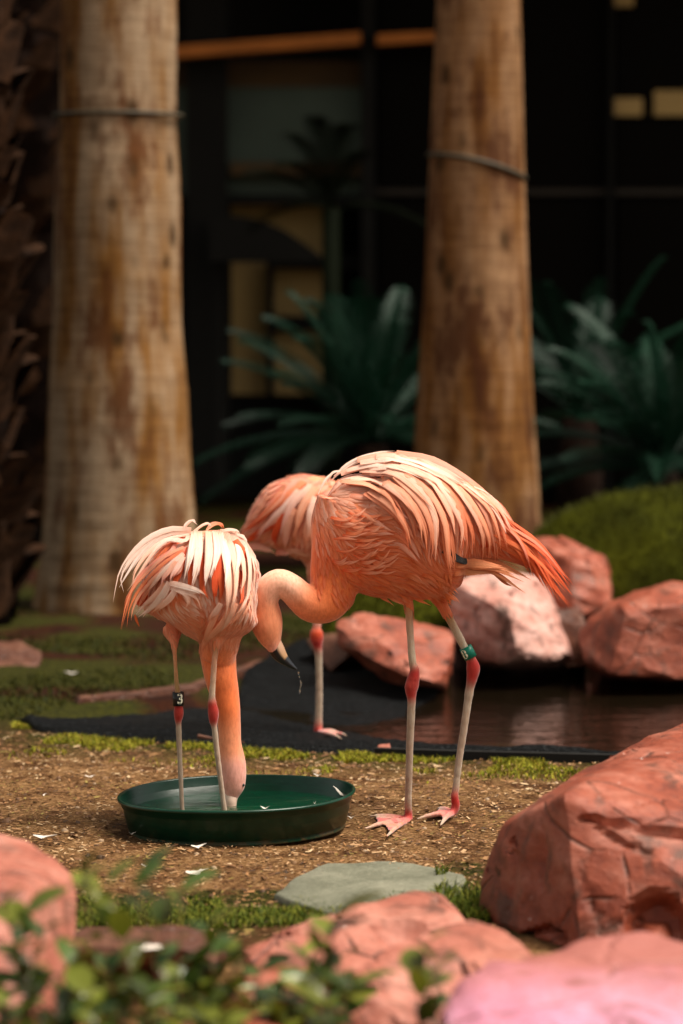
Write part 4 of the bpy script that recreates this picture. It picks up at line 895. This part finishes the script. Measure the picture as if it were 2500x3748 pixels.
# webbed feet under the water
for (u, v, d) in ((669, 3030, 7.28), (829, 3030, 7.26)):
    a_ = P(u, v, d); a_.z = .022
    foot(lf, a_, [a_+Vector((.05, .06, -.008)), a_+Vector((0, .08, -.008)), a_+Vector((-.05, .06, -.008))])
lf.body()
def bfl(s, off, r):
    if s > .52 : return BLK
    if s > .40 and off.x > -.2*r: return BLK
    return lerp3((.85, .60, .48), (.80, .52, .38), s)
bill(lf, [(779,800,-.005,44,42),(778,830,-.01,34,34),(777,860,-.01,31,30),(774,890,-.012,30,28),(768,915,-.014,28,26),(755,940,-.015,20,18),(742,960,-.015,8,8)], cv3, bfl)
ey = MB(); ep = P(*cv3(846, 742), 7.33-.005-.012)
for i in range(1): ey.tube([ep+Vector((.0, 0, z)) for z in (-.004, -.0035, -.002, 0, .002, .0035, .004)], [.0003, .0022, .0036, .004, .0036, .0022, .0003], 12)
ey.build('eye', M_eye, lf.rt, smooth=True)
band(lf, 350+.638*474, 2400+.638*247, 0.02, .0135, .0325, M_bandblack, '3', 'black leg band with a number', -.05, 24, 0)
lf.field = [(600,600,-1,.3),(400,640,-1,.6),(250,780,-.5,1),(180,950,-.2,1),(620,700,-.05,1),(700,750,0,1),(800,750,.05,1),(900,750,.3,1),(980,800,.3,1),(1000,950,0,1),(900,1000,0,1),(800,1050,-.1,1),(700,1000,.2,1),(500,800,-.6,1),(400,900,-.7,1),(300,1050,-1,.8),(450,1000,-.8,.6),(550,960,.4,.5),(600,1100,.6,.3),(450,1150,.5,.6),(750,1200,-.3,1),(900,1150,-.2,1),(700,600,0,1),(850,600,.4,1),(950,680,.7,1)]
def colL(x, y):
    c = lerp3(WHT, PALE, min(1, max(0, (y-600)/400)))
    if y > 1000: c = lerp3(PALE, PEACH, min(1, (y-1000)/200))
    r_ = random.random()
    if r_ < .3: c = lerp3(c, ORG, .5)
    elif r_ < .6: c = lerp3(c, WHT, .5)
    return lerp3(c, PEACH, .2), lerp3(c, WHT, .3)
pl = FB(); random.seed(5)
lf.auto(1300, lambda x, y, n: 300 < x < 1045 and 560 < y < 1130, lambda x, y: .036+.02*(y < 900), lambda x, y: .010, colL, .0005, .3, 7, pl)
lf.auto(1500, lambda x, y, n: 330 < x < 1000 and 1040 < y < 1330, lambda x, y: .024, lambda x, y: .006, lambda x, y: (lerp3(PEACH, PALE, random.random()*.5), PEACH), .0001, .3, 6, pl)
sv = lf.field; lf.field = [(800,1400,0,1),(800,2400,0,1)]
lf.auto(0, lambda x, y, n: x > 640 and 1300 < y < 2390 and n.y < .2 and abs(x-(742+max(0, y-1644)*.109)) > 46, lambda x, y: .018, lambda x, y: .005, lambda x, y: (lambda c: (c, lerp3(c, PEACH, random.random()*.4)))(ORG if y < 1750 else lerp3(ORG, PEACH, min(1, (y-1750)/200)) if y < 2000 else lerp3(PEACH, PINK, .5)), .00005, .2, 5, pl)
lf.field = sv; pl.build('plumage', lf.rt, 'stuff')
def lwing(rows, dd):
    mb = MB(); k = lf.k(); A = spline(rows, 14); pts = [lf.px(a_[0], a_[1], dd) for a_ in A]
    mb.tube(pts, [a_[2]*k for a_ in A], 14, [DORG]*14, True, [a_[3]*k for a_ in A]); me = mesh('wing', mb.v, mb.f); set_col(me, mb.c); return link_mesh('wing', me, M_down, lf.rt)
w1 = lwing([(540,680,20,30),(470,780,50,50),(400,880,60,55),(330,980,45,45),(270,1070,20,25)], -.06)
w2 = lwing([(880,660,30,30),(930,780,60,60),(930,900,70,60),(900,1000,60,50),(850,1100,35,35)], -.05)
DK = lerp3(ORG, DORG, .6)
L_under = [  # deep orange flight feathers between the white plumes
 ([(560,640),(470,690),(400,760),(330,860)],40,DK,ORG),([(600,700),(560,800),(520,900),(510,960)],46,DORG,DK),([(640,720),(620,830),(600,920),(610,990)],48,DORG,DK),([(700,740),(690,860),(690,960),(720,1030)],48,DORG,DK),([(760,740),(765,860),(765,960),(770,1040)],48,DORG,DORG),([(800,760),(810,880),(800,980),(800,1040)],44,DORG,DK),([(930,850),(925,950),(930,1030),(925,1060)],36,DORG,DK),
 ([(560,700),(500,800),(450,870),(430,930)],44,PINK,DK),([(520,690),(450,780),(380,880),(330,960)],42,PINK,ORG)]
L_over = [
 ([(610,590),(480,585),(340,640),(230,740),(150,870),(112,1055)],34,WHT,WHT),([(600,605),(470,610),(360,670),(270,770),(200,880),(150,960)],36,WHT,WHT),([(600,600),(440,600),(310,690),(220,790),(165,900),(185,990)],30,WHT,WHT),([(590,620),(450,650),(330,740),(250,860),(232,950)],30,WHT,PALE),
 ([(600,620),(500,640),(400,700),(330,790),(260,900),(200,980)],26,WHT,PALE),([(590,640),(560,660),(470,650),(400,690),(350,760)],30,WHT,WHT),
 ([(560,700),(440,760),(330,860),(240,960),(190,1080),(160,1222)],26,PALE,ORG),([(560,720),(450,790),(350,880),(270,980),(215,1090),(197,1210)],24,PEACH,ORG),([(540,760),(430,850),(340,930),(270,1020),(235,1100),(225,1170)],26,PALE,PEACH),([(500,800),(420,870),(350,950),(300,1040),(270,1100)],30,PALE,PEACH),([(480,720),(380,790),(290,880),(230,980),(200,1050),(170,1180)],20,PINK,ORG),
 ([(560,740),(500,790),(430,860),(360,950),(310,1010)],30,WHT,PALE),([(560,760),(520,830),(490,880),(480,915)],34,WHT,PINK),([(520,770),(470,850),(430,900),(420,960)],30,PALE,PINK),
 ([(625,600),(610,700),(592,790),(570,905)],36,WHT,WHT),([(660,600),(655,730),(640,840),(612,955)],44,WHT,WHT),([(640,590),(625,690),(610,770),(590,850)],30,WHT,WHT),([(720,600),(725,740),(712,840),(700,955)],46,WHT,WHT),([(760,600),(775,700),(760,800),(730,900)],40,WHT,WHT),
 ([(790,600),(830,740),(850,900),(850,1050),(825,1185)],52,WHT,PALE),([(830,600),(880,740),(900,880),(890,1020),(860,1130)],44,WHT,PALE),([(800,610),(840,720),(845,830),(830,960)],46,WHT,WHT),([(870,610),(930,740),(950,870),(930,1000)],42,WHT,PALE),([(890,610),(965,720),(985,850),(975,960),(960,1040)],38,WHT,PALE),([(920,640),(990,740),(1015,850),(1010,940)],32,WHT,PALE),([(960,680),(1015,780),(1035,870),(1030,930)],28,WHT,PINK),([(860,600),(905,680),(915,780),(890,880)],38,WHT,WHT),
 ([(470,925),(430,1000),(360,1080),(270,1150)],44,WHT,WHT),([(440,930),(380,1010),(310,1070),(260,1130)],34,PALE,WHT),([(520,950),(470,1030),(400,1090),(350,1130)],40,WHT,PALE),([(470,930),(550,950),(640,975),(700,1005)],40,WHT,WHT),([(520,980),(600,1000),(650,1040),(672,1110)],28,WHT,PALE),([(480,960),(560,990),(590,1050),(570,1100)],36,WHT,PALE),([(440,990),(400,1050),(340,1100),(300,1150)],40,PALE,WHT),([(560,960),(620,990),(660,980),(705,1015)],26,WHT,PALE),([(250,1130),(262,1170),(280,1210)],14,ORG,ORG),
 ([(800,1060),(770,1110),(740,1150),(725,1190)],40,WHT,PEACH),([(860,1090),(820,1180),(750,1260),(690,1320),(668,1410)],48,PALE,PEACH),([(790,1090),(740,1190),(710,1270),(690,1350)],36,PALE,PEACH),([(900,1060),(860,1140),(830,1200),(800,1240)],38,PALE,PALE),([(960,1040),(920,1120),(880,1180),(840,1220)],32,PALE,PEACH),([(990,960),(960,1040),(930,1100),(890,1130)],28,WHT,PALE),([(1000,1000),(985,1060),(960,1110),(930,1160)],26,PALE,PEACH),([(880,1120),(830,1200),(770,1250),(720,1290)],34,PALE,PEACH),
 ([(560,610),(570,560),(610,530),(650,560)],14,WHT,WHT),([(620,600),(680,560),(720,550),(740,570)],16,WHT,WHT),([(700,600),(750,560),(790,555),(815,585)],18,PALE,ORG),([(800,600),(850,590),(900,595),(920,615)],22,WHT,WHT),([(880,620),(930,630),(960,660),(965,690)],22,WHT,WHT)]
for (pts, w_, c0, c1) in L_under:
    for k in range(2): lf.plume([(x+random.uniform(-14, 14), y+random.uniform(-8, 8)) for x, y in pts], w_*.75, c0, c1, .012, parent=w2 if pts[0][0] > 690 else w1)
for r_ in range(2):
    for (pts, w_, c0, c1) in L_over:
        if r_ == 0 and (pts[0][1] > 900 or pts[-1][0] < 260 and random.random() < .5): continue
        j = 14 if r_ == 0 else 0
        lf.plume([(x+random.uniform(-j, j), y+random.uniform(-j, j)) for x, y in pts], w_*random.uniform(.85, 1.0), lerp3(c0, PINK, .25 if r_ == 0 else 0), c1, .020+.010*r_, parent=w2 if pts[0][0] > 690 else w1, cup=.2)

# ---------- third flamingo behind, standing on one leg
cvT = lambda x, y: (350+.574*x, 1600+.574*y)
bk = Bird('flamingo', tuple(G(1165, 2695)), 'partly hidden flamingo behind the other two, one red kneed leg showing on the liner', cvT, 8.8); bk.iconv = icL
bk.tube([(930,620,0,10,10,DORG),(990,600,0,60,50,PINK),(1080,560,0,150,110,PINK),(1200,520,0,235,170,PEACH),(1340,510,0,270,210,PEACH),(1480,540,0,260,200,PEACH),(1600,580,0,200,160,PEACH),(1700,640,0,110,100,PEACH),(1760,720,.02,70,70,PINK)], 22)
bk.tube([(1700,640,0,90,90,PINK),(1780,720,.05,75,70,PINK),(1830,800,.1,60,60,PINK),(1830,880,.12,52,50,PINK),(1780,900,.12,44,44,PINK),(1740,860,.12,46,44,PINK),(1720,820,.12,34,34,PINK)], 14)
bk.tube([(1180,2060,0,60,50,PEACH),(1170,2180,0,28,26,TAN),(1160,2290,0,16,16,PINK),(1158,2312,0,24,22,DORG),(1160,2340,0,26,23,RED),(1163,2365,0,18,17,RED),(1166,2400,0,15,14,SHANK),(1168,2520,0,14,13,SHANK),(1166,2620,0,15,13,SHANK),(1164,2668,0,18,17,RED),(1165,2684,0,18,18,RED)], 12, 80, cvO)
A_ = P(1165, 2682, 8.8); foot(bk, A_, [G(1275, 2694, .035), G(1240, 2680, .035), G(1250, 2704, .035)])
bk.body(.0048)
bk.field = [(1000,600,-1,.7),(1200,450,-.6,.8),(1350,400,-.3,1),(1100,700,-.6,.5),(1200,650,-.2,1),(1350,600,-.1,1),(1300,300,-.8,.5),(1500,500,-.3,1)]
colT = lambda x, y: (lerp3(PINK, DORG, random.random()*.4), lerp3(PEACH, PALE, random.random()*.8))
pl = FB(); bk.auto(900, lambda x, y, n: 960 < x < 1650 and y < 860, lambda x, y: .05, lambda x, y: .014, colT, .0015, .3, 6, pl); pl.build('plumage', bk.rt, 'stuff')
mbw = MB(); mbw.tube([bk.px(1150, 520, -.03), bk.px(1250, 500, -.05), bk.px(1340, 520, -.05)], [.03, .05, .03], 12, [DORG]*3, True, [.02, .03, .02]); wme = mesh('wing', mbw.v, mbw.f); set_col(wme, mbw.c); wb_ = link_mesh('wing', wme, M_down, bk.rt)
for (pts, w_, c0, c1) in [([(1330,290),(1180,400),(1050,520),(925,625)],40,PEACH,DORG),([(1300,270),(1230,330),(1150,430),(1000,570)],36,PINK,PEACH),([(1380,300),(1280,400),(1200,520),(1180,640)],44,WHT,PINK),([(1400,320),(1330,430),(1290,560),(1270,680)],44,PALE,PEACH),([(1400,380),(1370,480),(1350,600),(1340,690)],44,WHT,PEACH),([(1300,340),(1200,440),(1120,540),(1020,660)],38,WHT,PINK),([(1250,400),(1150,500),(1080,580),(1010,640)],36,PALE,PINK),([(1200,480),(1160,560),(1140,640),(1160,700)],36,DORG,DORG),([(1270,460),(1230,560),(1215,650),(1210,720)],40,PALE,PINK),([(1130,560),(1060,600),(990,640),(950,660)],30,DORG,DORG),([(960,700),(1040,690),(1110,710),(1150,740)],36,PINK,PALE),([(1150,730),(1230,720),(1300,740),(1370,750)],40,PINK,PALE)]:
    for k in range(2): bk.plume([(x+random.uniform(-12, 12), y+random.uniform(-12, 12)) for x, y in pts], w_, c0, c1, .012+.006*k, parent=wb_)
pf = MB(); pp = bk.px(1128, 440, -.03); pf.tube([pp+Vector((x_, 0, 0)) for x_ in (-.03, -.024, -.012, .0, .012, .024, .03)], [.002, .012, .018, .02, .018, .012, .002], 12, [(.9, .7, .72)]*7)
o = pf.build('tuft', M_down, bk.rt, smooth=True)

# ------------------------------------------------------------------ tub
tc = Vector(G(869, 2912, .078)); tub = empty('tub', (tc.x, tc.y, 0), 'round dark green plastic tub of water on the dirt with a flamingo standing in it', 'tub')
RR = .2805
prof = [(0, .008), (.93*RR*.9, .008), (RR*.925, .012), (RR*.945, .040), (RR*.95, .041), (RR*.955, .060), (RR*.962, .0615), (RR*.975, .083), (RR*.985, .0865), (RR*1.0, .0865), (RR*1.006, .083), (RR*1.0, .0785), (RR*.982, .078), (RR*.970, .064), (RR*.950, .062), (RR*.940, .044), (RR*.925, .042), (RR*.91, .004), (RR*.915, .0), (0, 0)]
vs = []; fs = []; n = 120; m = len(prof)
for i, (r_, z) in enumerate(prof):
    for k in range(n):
        w = 2*math.pi*k/n; wob = 1+.006*math.sin(2*w+.6)+.002*math.sin(5*w); vs.append((tc.x+math.cos(w)*r_*wob, tc.y+math.sin(w)*r_*wob*1.0, z+(.0015*math.sin(3*w+1) if z > .07 else 0)))
for i in range(m-1):
    for k in range(n): fs.append((i*n+k, i*n+(k+1) % n, (i+1)*n+(k+1) % n, (i+1)*n+k))
me = mesh('shell', vs, fs); tb = link_mesh('shell', me, M_tub, tub)
wv = [(tc.x, tc.y, .048)]+[(tc.x+math.cos(2*math.pi*k/n)*RR*.941, tc.y+math.sin(2*math.pi*k/n)*RR*.941, .0475) for k in range(n)]
wo_ = link_mesh('water', mesh('water', wv, [(0, 1+k, 1+(k+1) % n) for k in range(n)]), M_tubwater, tub)
tub.rotation_euler = (0, math.radians(-1.6), 0)

# ------------------------------------------------------------------ fallen white feathers and specks
random.seed(9)
def fallen(u, v, L, ang, lab, h=0.0, curl=.15, d=None, steep=0.0):
    p = G(u, v, h+.004) if d is None else P(u, v, d); N = 9; path = []; nrm = []
    a_ = math.radians(ang); dirv = Vector((math.cos(a_), math.sin(a_), steep)); sd_ = Vector((-math.sin(a_), math.cos(a_), 0))
    for i in range(N):
        s = i/(N-1); path.append(p+dirv*(s-.5)*L+sd_*curl*L*math.sin(s*3)+Vector((0, 0, .004+.012*abs(s-.5)))); nrm.append(Vector((.1, -.5, .8)))
    g = feather_geo(path, nrm, L*.17, (.92, .86, .80), (.92, .86, .80), .2, .8); f = FB(); f.add(g)
    me = mesh('fallen_feather', f.v, f.f); me.materials.append(M_white); o = link_mesh('fallen_feather', me, M_white, origin=tuple(p)); tag(o, lab, 'feather', 'white feathers shed on the ground')
fallen(165, 3070, .055, 5, 'pair sized white feather lying on the dirt above the left pale boulder')
fallen(728, 3105, .042, 35, 'small curled white feather on the dirt just in front of the green tub')
fallen(722, 3200, .062, 38, 'long thin white feather on bare dirt nearest the front grass')
fallen(330, 2850, .028, 10, 'white fluff on the dirt beyond the left rim of the tub, under the liner edge', curl=.3)
fallen(165, 2918, .020, 60, 'tiny white feather on the dirt at far left, below the fluff', curl=.3)
fallen(485, 3060, .018, 20, 'tiny white feather touching the left foot of the tub', curl=.3)
fallen(1163, 2845, .022, 0, 'white scrap on the dirt behind the right rim of the tub', curl=.3)
fallen(365, 3287, .030, 10, 'white tuft half lost in the front grass near the leafy sprigs', curl=.3)
fallen(530, 3178, .016, 0, 'small round white scrap between the long feather and the leafy sprigs', curl=.3)
fallen(262, 2468, .045, 0, 'blurred pinkish white feather on the far dirt beyond the liner', curl=.1)
fallen(1285, 3000, .020, 0, 'white scrap on the dirt beside the right foot of the tub', curl=.3)
fallen(1245, 2912, .040, -35, 'white feather stuck inside the right wall of the tub', h=.06, steep=-.6)
fallen(970, 2965, .022, 0, 'small white feather floating on the tub water', h=.05, curl=.05)
fallen(1152, 2948, .012, 60, 'tiny white fleck floating on the tub water near the right wall', h=.05, curl=.05)
# drops falling from the bill of the biggest flamingo
for i, (x, y) in enumerate(((1038,1980),(1050,2040),(1068,2110),(1078,2140),(1075,2180),(1065,2205),(1060,2255),(1055,2285))):
    u, v = cvH(x, y); p = P(u, v, 7.375); m_ = MB(); r_ = .0017 if i % 3 else .0026
    m_.tube([p+Vector((0, 0, z*r_)) for z in (-1.2, -1, -.5, 0, .5, 1, 1.6)], [r_*.1, r_*.6, r_*.95, r_, r_*.8, r_*.45, r_*.05], 10)
    tag(m_.build('water_drop', M_drop, origin=tuple(p), smooth=True), ('water drop nearest the bill tip of the biggest flamingo', 'second water drop below the bill tip of the biggest flamingo', 'third water drop below the bill tip of the biggest flamingo', 'fourth water drop below the bill tip of the biggest flamingo', 'fifth water drop in the string below the bill tip', 'third lowest water drop of the string falling from the bill', 'second lowest water drop of the string falling from the bill', 'lowest water drop of the string falling from the bill')[i], 'drop', 'water drops falling from the bill')

# ------------------------------------------------------------------ mulch, grass
random.seed(3)
n = 24000; vs = []; fs = []; cs = []
pal = [(.24, .12, .045), (.33, .19, .09), (.46, .32, .18), (.13, .055, .020), (.05, .022, .008), (.26, .12, .042), (.36, .22, .11), (.20, .14, .03)]
for i in range(n):
    y = 6.0+2.9*random.random()**.9; x = random.uniform(-1, 1)*(y*.118+.05)
    if sd_poly(np.array([x]), np.array([y]))[0] < .02: continue
    if math.hypot(x-tc.x, y-tc.y) < RR*.93: continue
    L = random.uniform(.002, .0065)*(1.8 if random.random() < .08 else 1); w = L*random.uniform(.15, .5); a_ = random.uniform(0, math.pi); z = gh(x, y, 1.0)+.001+random.random()*.003
    dx, dy = math.cos(a_)*L, math.sin(a_)*L; ex, ey_ = -math.sin(a_)*w, math.cos(a_)*w; t1 = random.uniform(-.3, .3)*L; k = len(vs)
    vs += [(x-dx-ex, y-dy-ey_, z+t1), (x+dx-ex, y+dy-ey_, z-t1), (x+dx+ex, y+dy+ey_, z-t1+w*.5), (x-dx+ex, y-dy+ey_, z+t1+w*.5)]; fs.append((k, k+1, k+2, k+3))
    patch = noise.noise(Vector((x*3.5, y*3.5, 9))); c = pal[random.choice((0, 1, 0, 6, 5, 1, 2, 3, 3, 4)) if patch > -.05 else random.choice((0, 3, 4, 5, 7, 3, 0))]; cs += [c]*4
me = mesh('mulch', vs, fs); set_col(me, cs); tag(link_mesh('mulch', me, M_mulch), 'bark mulch and straw bits strewn over the dirt round the tub', 'mulch', kind='stuff')
def grass(name, n, samp, hmin, hmax, cols, label, bw=.0016):
    vs = []; fs = []; cs = []
    for i in range(n):
        q = samp()
        if q is None: continue
        x, y, dens = q; h = random.uniform(hmin, hmax)*dens; a_ = random.uniform(0, 2*math.pi); ln = random.uniform(.2, 1.1)*h; z = gh(x, y, 1.0)-.002
        bx_, by_ = math.cos(a_)*ln, math.sin(a_)*ln; p_ = random.uniform(0, 3.14); wx, wy = math.cos(p_)*bw, math.sin(p_)*bw; k = len(vs)
        vs += [(x-wx, y-wy, z), (x+wx, y+wy, z), (x+bx_*.35+wx*.8, y+by_*.35+wy*.8, z+h*.6), (x+bx_*.35-wx*.8, y+by_*.35-wy*.8, z+h*.6), (x+bx_, y+by_, z+h*random.uniform(.7, 1))]
        fs += [(k, k+1, k+2, k+3), (k+3, k+2, k+4)]; c = random.choice(cols); g_ = random.uniform(.7, 1.25); c = tuple(t_*g_ for t_ in c); cs += [c]*5
    me = mesh(name, vs, fs); set_col(me, cs); return tag(link_mesh(name, me, M_grass), label, 'grass', kind='stuff')
nb = [Vector(p) for p in near_b]
def s1():
    i = random.randrange(len(nb)-1); p = nb[i].lerp(nb[i+1], random.random()); off = abs(random.gauss(0, .17))+.012
    x, y = p.x, p.y-off; t_ = noise.noise(Vector((x*5, y*5, 0)))
    if x > 1.1 or t_ < -.20+off*.9: return None
    return x, y, 1
YG = [(.24, .23, .012), (.16, .17, .008), (.32, .28, .03), (.07, .09, .006), (.20, .14, .015)]
grass('grass', 30000, s1, .006, .020, YG, 'short yellow green moss and grass along the near edge of the liner')
def s2():
    u = random.uniform(150, 1130)
    if 600 < u < 1000: v = random.uniform(2068+(.0 if u < 850 else -8), 2130)
    elif u >= 1000: v = random.uniform(2010, 2120)
    else: v = random.uniform(2062, 2130)
    t_ = noise.noise(Vector((u*.012, v*.02, 0)))
    if v < 2085 and t_ < .05: return None
    p = GU(u, v); return p.x, p.y, .7+.6*(u > 1000)
grass('grass', 15000, s2, .012, .034, [(.10, .12, .008), (.05, .075, .006), (.17, .17, .02), (.025, .04, .004)], 'denser green grass strip in front of the flagstone and slabs', .0015)
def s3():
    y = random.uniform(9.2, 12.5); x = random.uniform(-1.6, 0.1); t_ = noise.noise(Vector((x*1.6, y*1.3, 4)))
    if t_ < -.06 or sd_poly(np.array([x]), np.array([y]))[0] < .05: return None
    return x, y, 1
grass('grass', 16000, s3, .008, .022, [(.026, .030, .0015), (.040, .038, .002), (.016, .020, .001)], 'shaded patchy grass on the far bank left of the pond', .003)  # blade colours darkened to carry the tree shade on this bank

for mo in [o for o in bpy.data.objects if o.name.startswith('mossy_mound')]:
    mc = coords(mo.data); mn = normals(mo.data); org = np.array(mo.location); vs = []; fs = []; cs = []
    for i in range(14000 if mo.name == 'mossy_mound' else 5000):
        j = random.randrange(len(mc))
        if mn[j][2] < .05: continue
        p = Vector(mc[j]+org)+Vector((random.uniform(-.02, .02), random.uniform(-.02, .02), -.004)); h = random.uniform(.012, .035); d_ = Vector(mn[j])*h*.7+Vector((random.uniform(-.6, .6)*h, random.uniform(-.6, .6)*h, h*.4)); w_ = Vector((.003, 0, 0)); k = len(vs)
        vs += [p-w_, p+w_, p+d_]; fs.append((k, k+1, k+2)); g_ = random.uniform(.5, 1.4); cs += [(.045*g_, .047*g_, .003)]*3
    me = mesh('moss_tufts', vs, fs); set_col(me, cs); o = link_mesh('moss_tufts', me, M_grass, mo); o['kind'] = 'stuff'
vs = []; fs = []; cs = []
for i in range(420):
    y = random.uniform(6.1, 8.3); x = random.uniform(-1, 1)*(y*.118)
    if sd_poly(np.array([x]), np.array([y]))[0] < .05 or math.hypot(x-tc.x, y-tc.y) < RR: continue
    r_ = random.uniform(.003, .008)*(1.8 if random.random() < .06 else 1); z = gh(x, y, 1.0); k = len(vs); m_ = 6
    for a_, zz in ((1, -.2), (.8, .5)):
        for q in range(m_): w = q*6.283/m_; vs.append((x+math.cos(w)*r_*a_*random.uniform(.7, 1.2), y+math.sin(w)*r_*a_*random.uniform(.7, 1.2), z+zz*r_))
    vs.append((x, y, z+.75*r_)); c = random.choice([(.16, .08, .03), (.10, .045, .018), (.30, .2, .12), (.06, .03, .012)]); cs += [c]*13
    for q in range(m_): fs += [(k+q, k+(q+1) % m_, k+m_+(q+1) % m_, k+m_+q), (k+m_+q, k+m_+(q+1) % m_, k+12)]
me = mesh('soil_clods', vs, fs); set_col(me, cs); tag(link_mesh('soil_clods', me, M_mulch), 'small crumbs and clods of soil on the dirt', 'soil', kind='stuff')

# ------------------------------------------------------------------ foreground shrubs
random.seed(14)
leafs = []
for k in range(4):
    L = .034+.005*k; w = .0085+.0018*k; vs = []; fs = []
    for i in range(7):
        s = i/6; ww = w*math.sin(math.pi*min(1, .06+s*.94))**.75; zz = -.006*s*s*(1+k*.4); vs += [(-ww, L*s, zz+.0035*(ww/w)), (0, L*s, zz), (ww, L*s, zz+.0035*(ww/w))]
    for i in range(6): a_ = i*3; fs += [(a_, a_+1, a_+4, a_+3), (a_+1, a_+2, a_+5, a_+4)]
    me = mesh('leaf', vs, fs); me.materials.append(M_leaf if k != 1 else M_leafdk); me.polygons.foreach_set('use_smooth', [True]*len(me.polygons)); leafs.append(me)
def shrub(base, tips, label, per=7, scale=1.0, mat=None):
    bp = Vector((base[0], base[1], 0)); rt = empty('shrub', tuple(bp), label, 'shrub', 'leafy shrubs in the foreground'); count = 0
    for (u, v, d) in tips:
        tp = PU(u, v, d); b0 = bp+Vector((random.uniform(-.05, .05), random.uniform(-.04, .04), 0)); mid = b0.lerp(tp, .5)+Vector((random.uniform(-.03, .03), random.uniform(-.03, .03), .03))
        pts = [b0*(1-s)**2+mid*2*s*(1-s)+tp*s*s for s in [k/10 for k in range(11)]]; m_ = MB(); m_.tube(pts, [.0022*(1-.06*k) for k in range(11)], 5); m_.build('stem', M_stem, rt, smooth=True)
        for k in range(per):
            s = 1-.5*(k/per)**1.1; i = min(9, int(s*10)); q = pts[i].lerp(pts[i+1], s*10-i); ax = (pts[i+1]-pts[i]).normalized(); ph = k*2.4+random.uniform(-.4, .4)
            out_ = Vector((math.cos(ph), math.sin(ph), 0)); dirv = (out_*.9+ax*random.uniform(.2, 1.0)+Vector((0, 0, random.uniform(-.1, .4)))).normalized()
            zax = Vector((0, 0, 1)); x_ = dirv.cross(zax).normalized(); z_ = x_.cross(dirv).normalized()
            o = bpy.data.objects.new('leaf', random.choice(leafs)); COL.objects.link(o); o.parent = rt; s_ = random.uniform(.8, 1.7)*scale
            M = Matrix((x_, dirv, z_)).transposed().to_4x4(); M = M @ Matrix.Rotation(random.uniform(-.6, .6), 4, 'Y'); M.translation = q-bp; o.matrix_local = M @ Matrix.Scale(s_, 4)
            count += 1
    return rt
def tipsin(n, u0, u1, v0, v1, d0, d1): return [(random.uniform(u0, u1), random.uniform(v0, v1), random.uniform(d0, d1)) for _ in range(n)]
bs = lambda u, d: (PU(u, 2351, d).x, d)
shrub(bs(90, 4.5), tipsin(6, -30, 230, 2240, 2340, 4.3, 4.7)+[(30,2180,4.5),(95,2140,4.5),(60,2100,4.6),(165,2200,4.5),(10,2080,4.5),(20,2290,4.3)], 'leafy shrub filling the bottom left corner in front of the pale boulder', 8)
shrub(bs(310, 4.5), tipsin(6, 200, 440, 2270, 2350, 4.3, 4.7)+[(190,2160,4.7),(250,2230,4.6),(340,2300,4.4)], 'leafy shrub in front of the low flat slab, left of bottom centre', 8)
shrub(bs(520, 4.6), tipsin(9, 420, 640, 2230, 2345, 4.4, 4.9)+[(480,2130,4.8),(455,2190,4.8),(540,2180,4.8),(560,2240,4.8)], 'bushy shrub with bright leaf tips below the front grass at bottom centre', 8)
shrub(bs(720, 4.6), tipsin(8, 620, 850, 2230, 2345, 4.4, 4.9)+[(700,2190,4.8),(780,2200,4.8),(830,2260,4.8),(740,2220,4.8)], 'shrub growing over the broken red rock, right of the bushy one', 8)
shrub(bs(980, 4.5), [(985,2160,4.6),(965,2200,4.6),(1000,2225,4.6),(985,2270,4.6)], 'thin leafy sprig in front of the dusky pink rock', 4, .9)
shrub(bs(400, 4.5), [(190,2005,4.6),(250,2030,4.6),(330,2010,4.7),(310,2035,4.6),(420,2040,4.7),(385,2070,4.6),(180,2040,4.6)], 'tall thin sprigs reaching up in front of the dirt at left', 4, 1.0)
shrub(bs(750, 4.5), [(765,2115,4.5),(745,2150,4.5)], 'upright sprig with a pair of broad yellow green leaves, bottom centre', 5, 1.35)
# ------------------------------------------------------------------ twig on the liner
tw = MB(); tw.tube([GU(455,1690,.05), GU(490,1696,.045), GU(560,1704,.045)], [.006, .004, .002], 6)
tag(tw.build('twig', M_rockdark, origin=tuple(GU(490,1696))), 'short brown twig lying on the liner behind the feeding flamingo legs', 'twig')
rock('stone', [GU(868,1735,.0)+Vector((0,0,.03)), GU(895,1735)+Vector((0,0,.035)), GU(862,1742), GU(900,1742), GU(866,1728), GU(896,1728)], M_rockpink, 'small tan stone on the pond edge between the two legs groups', None, amp=.004, cat='stone')
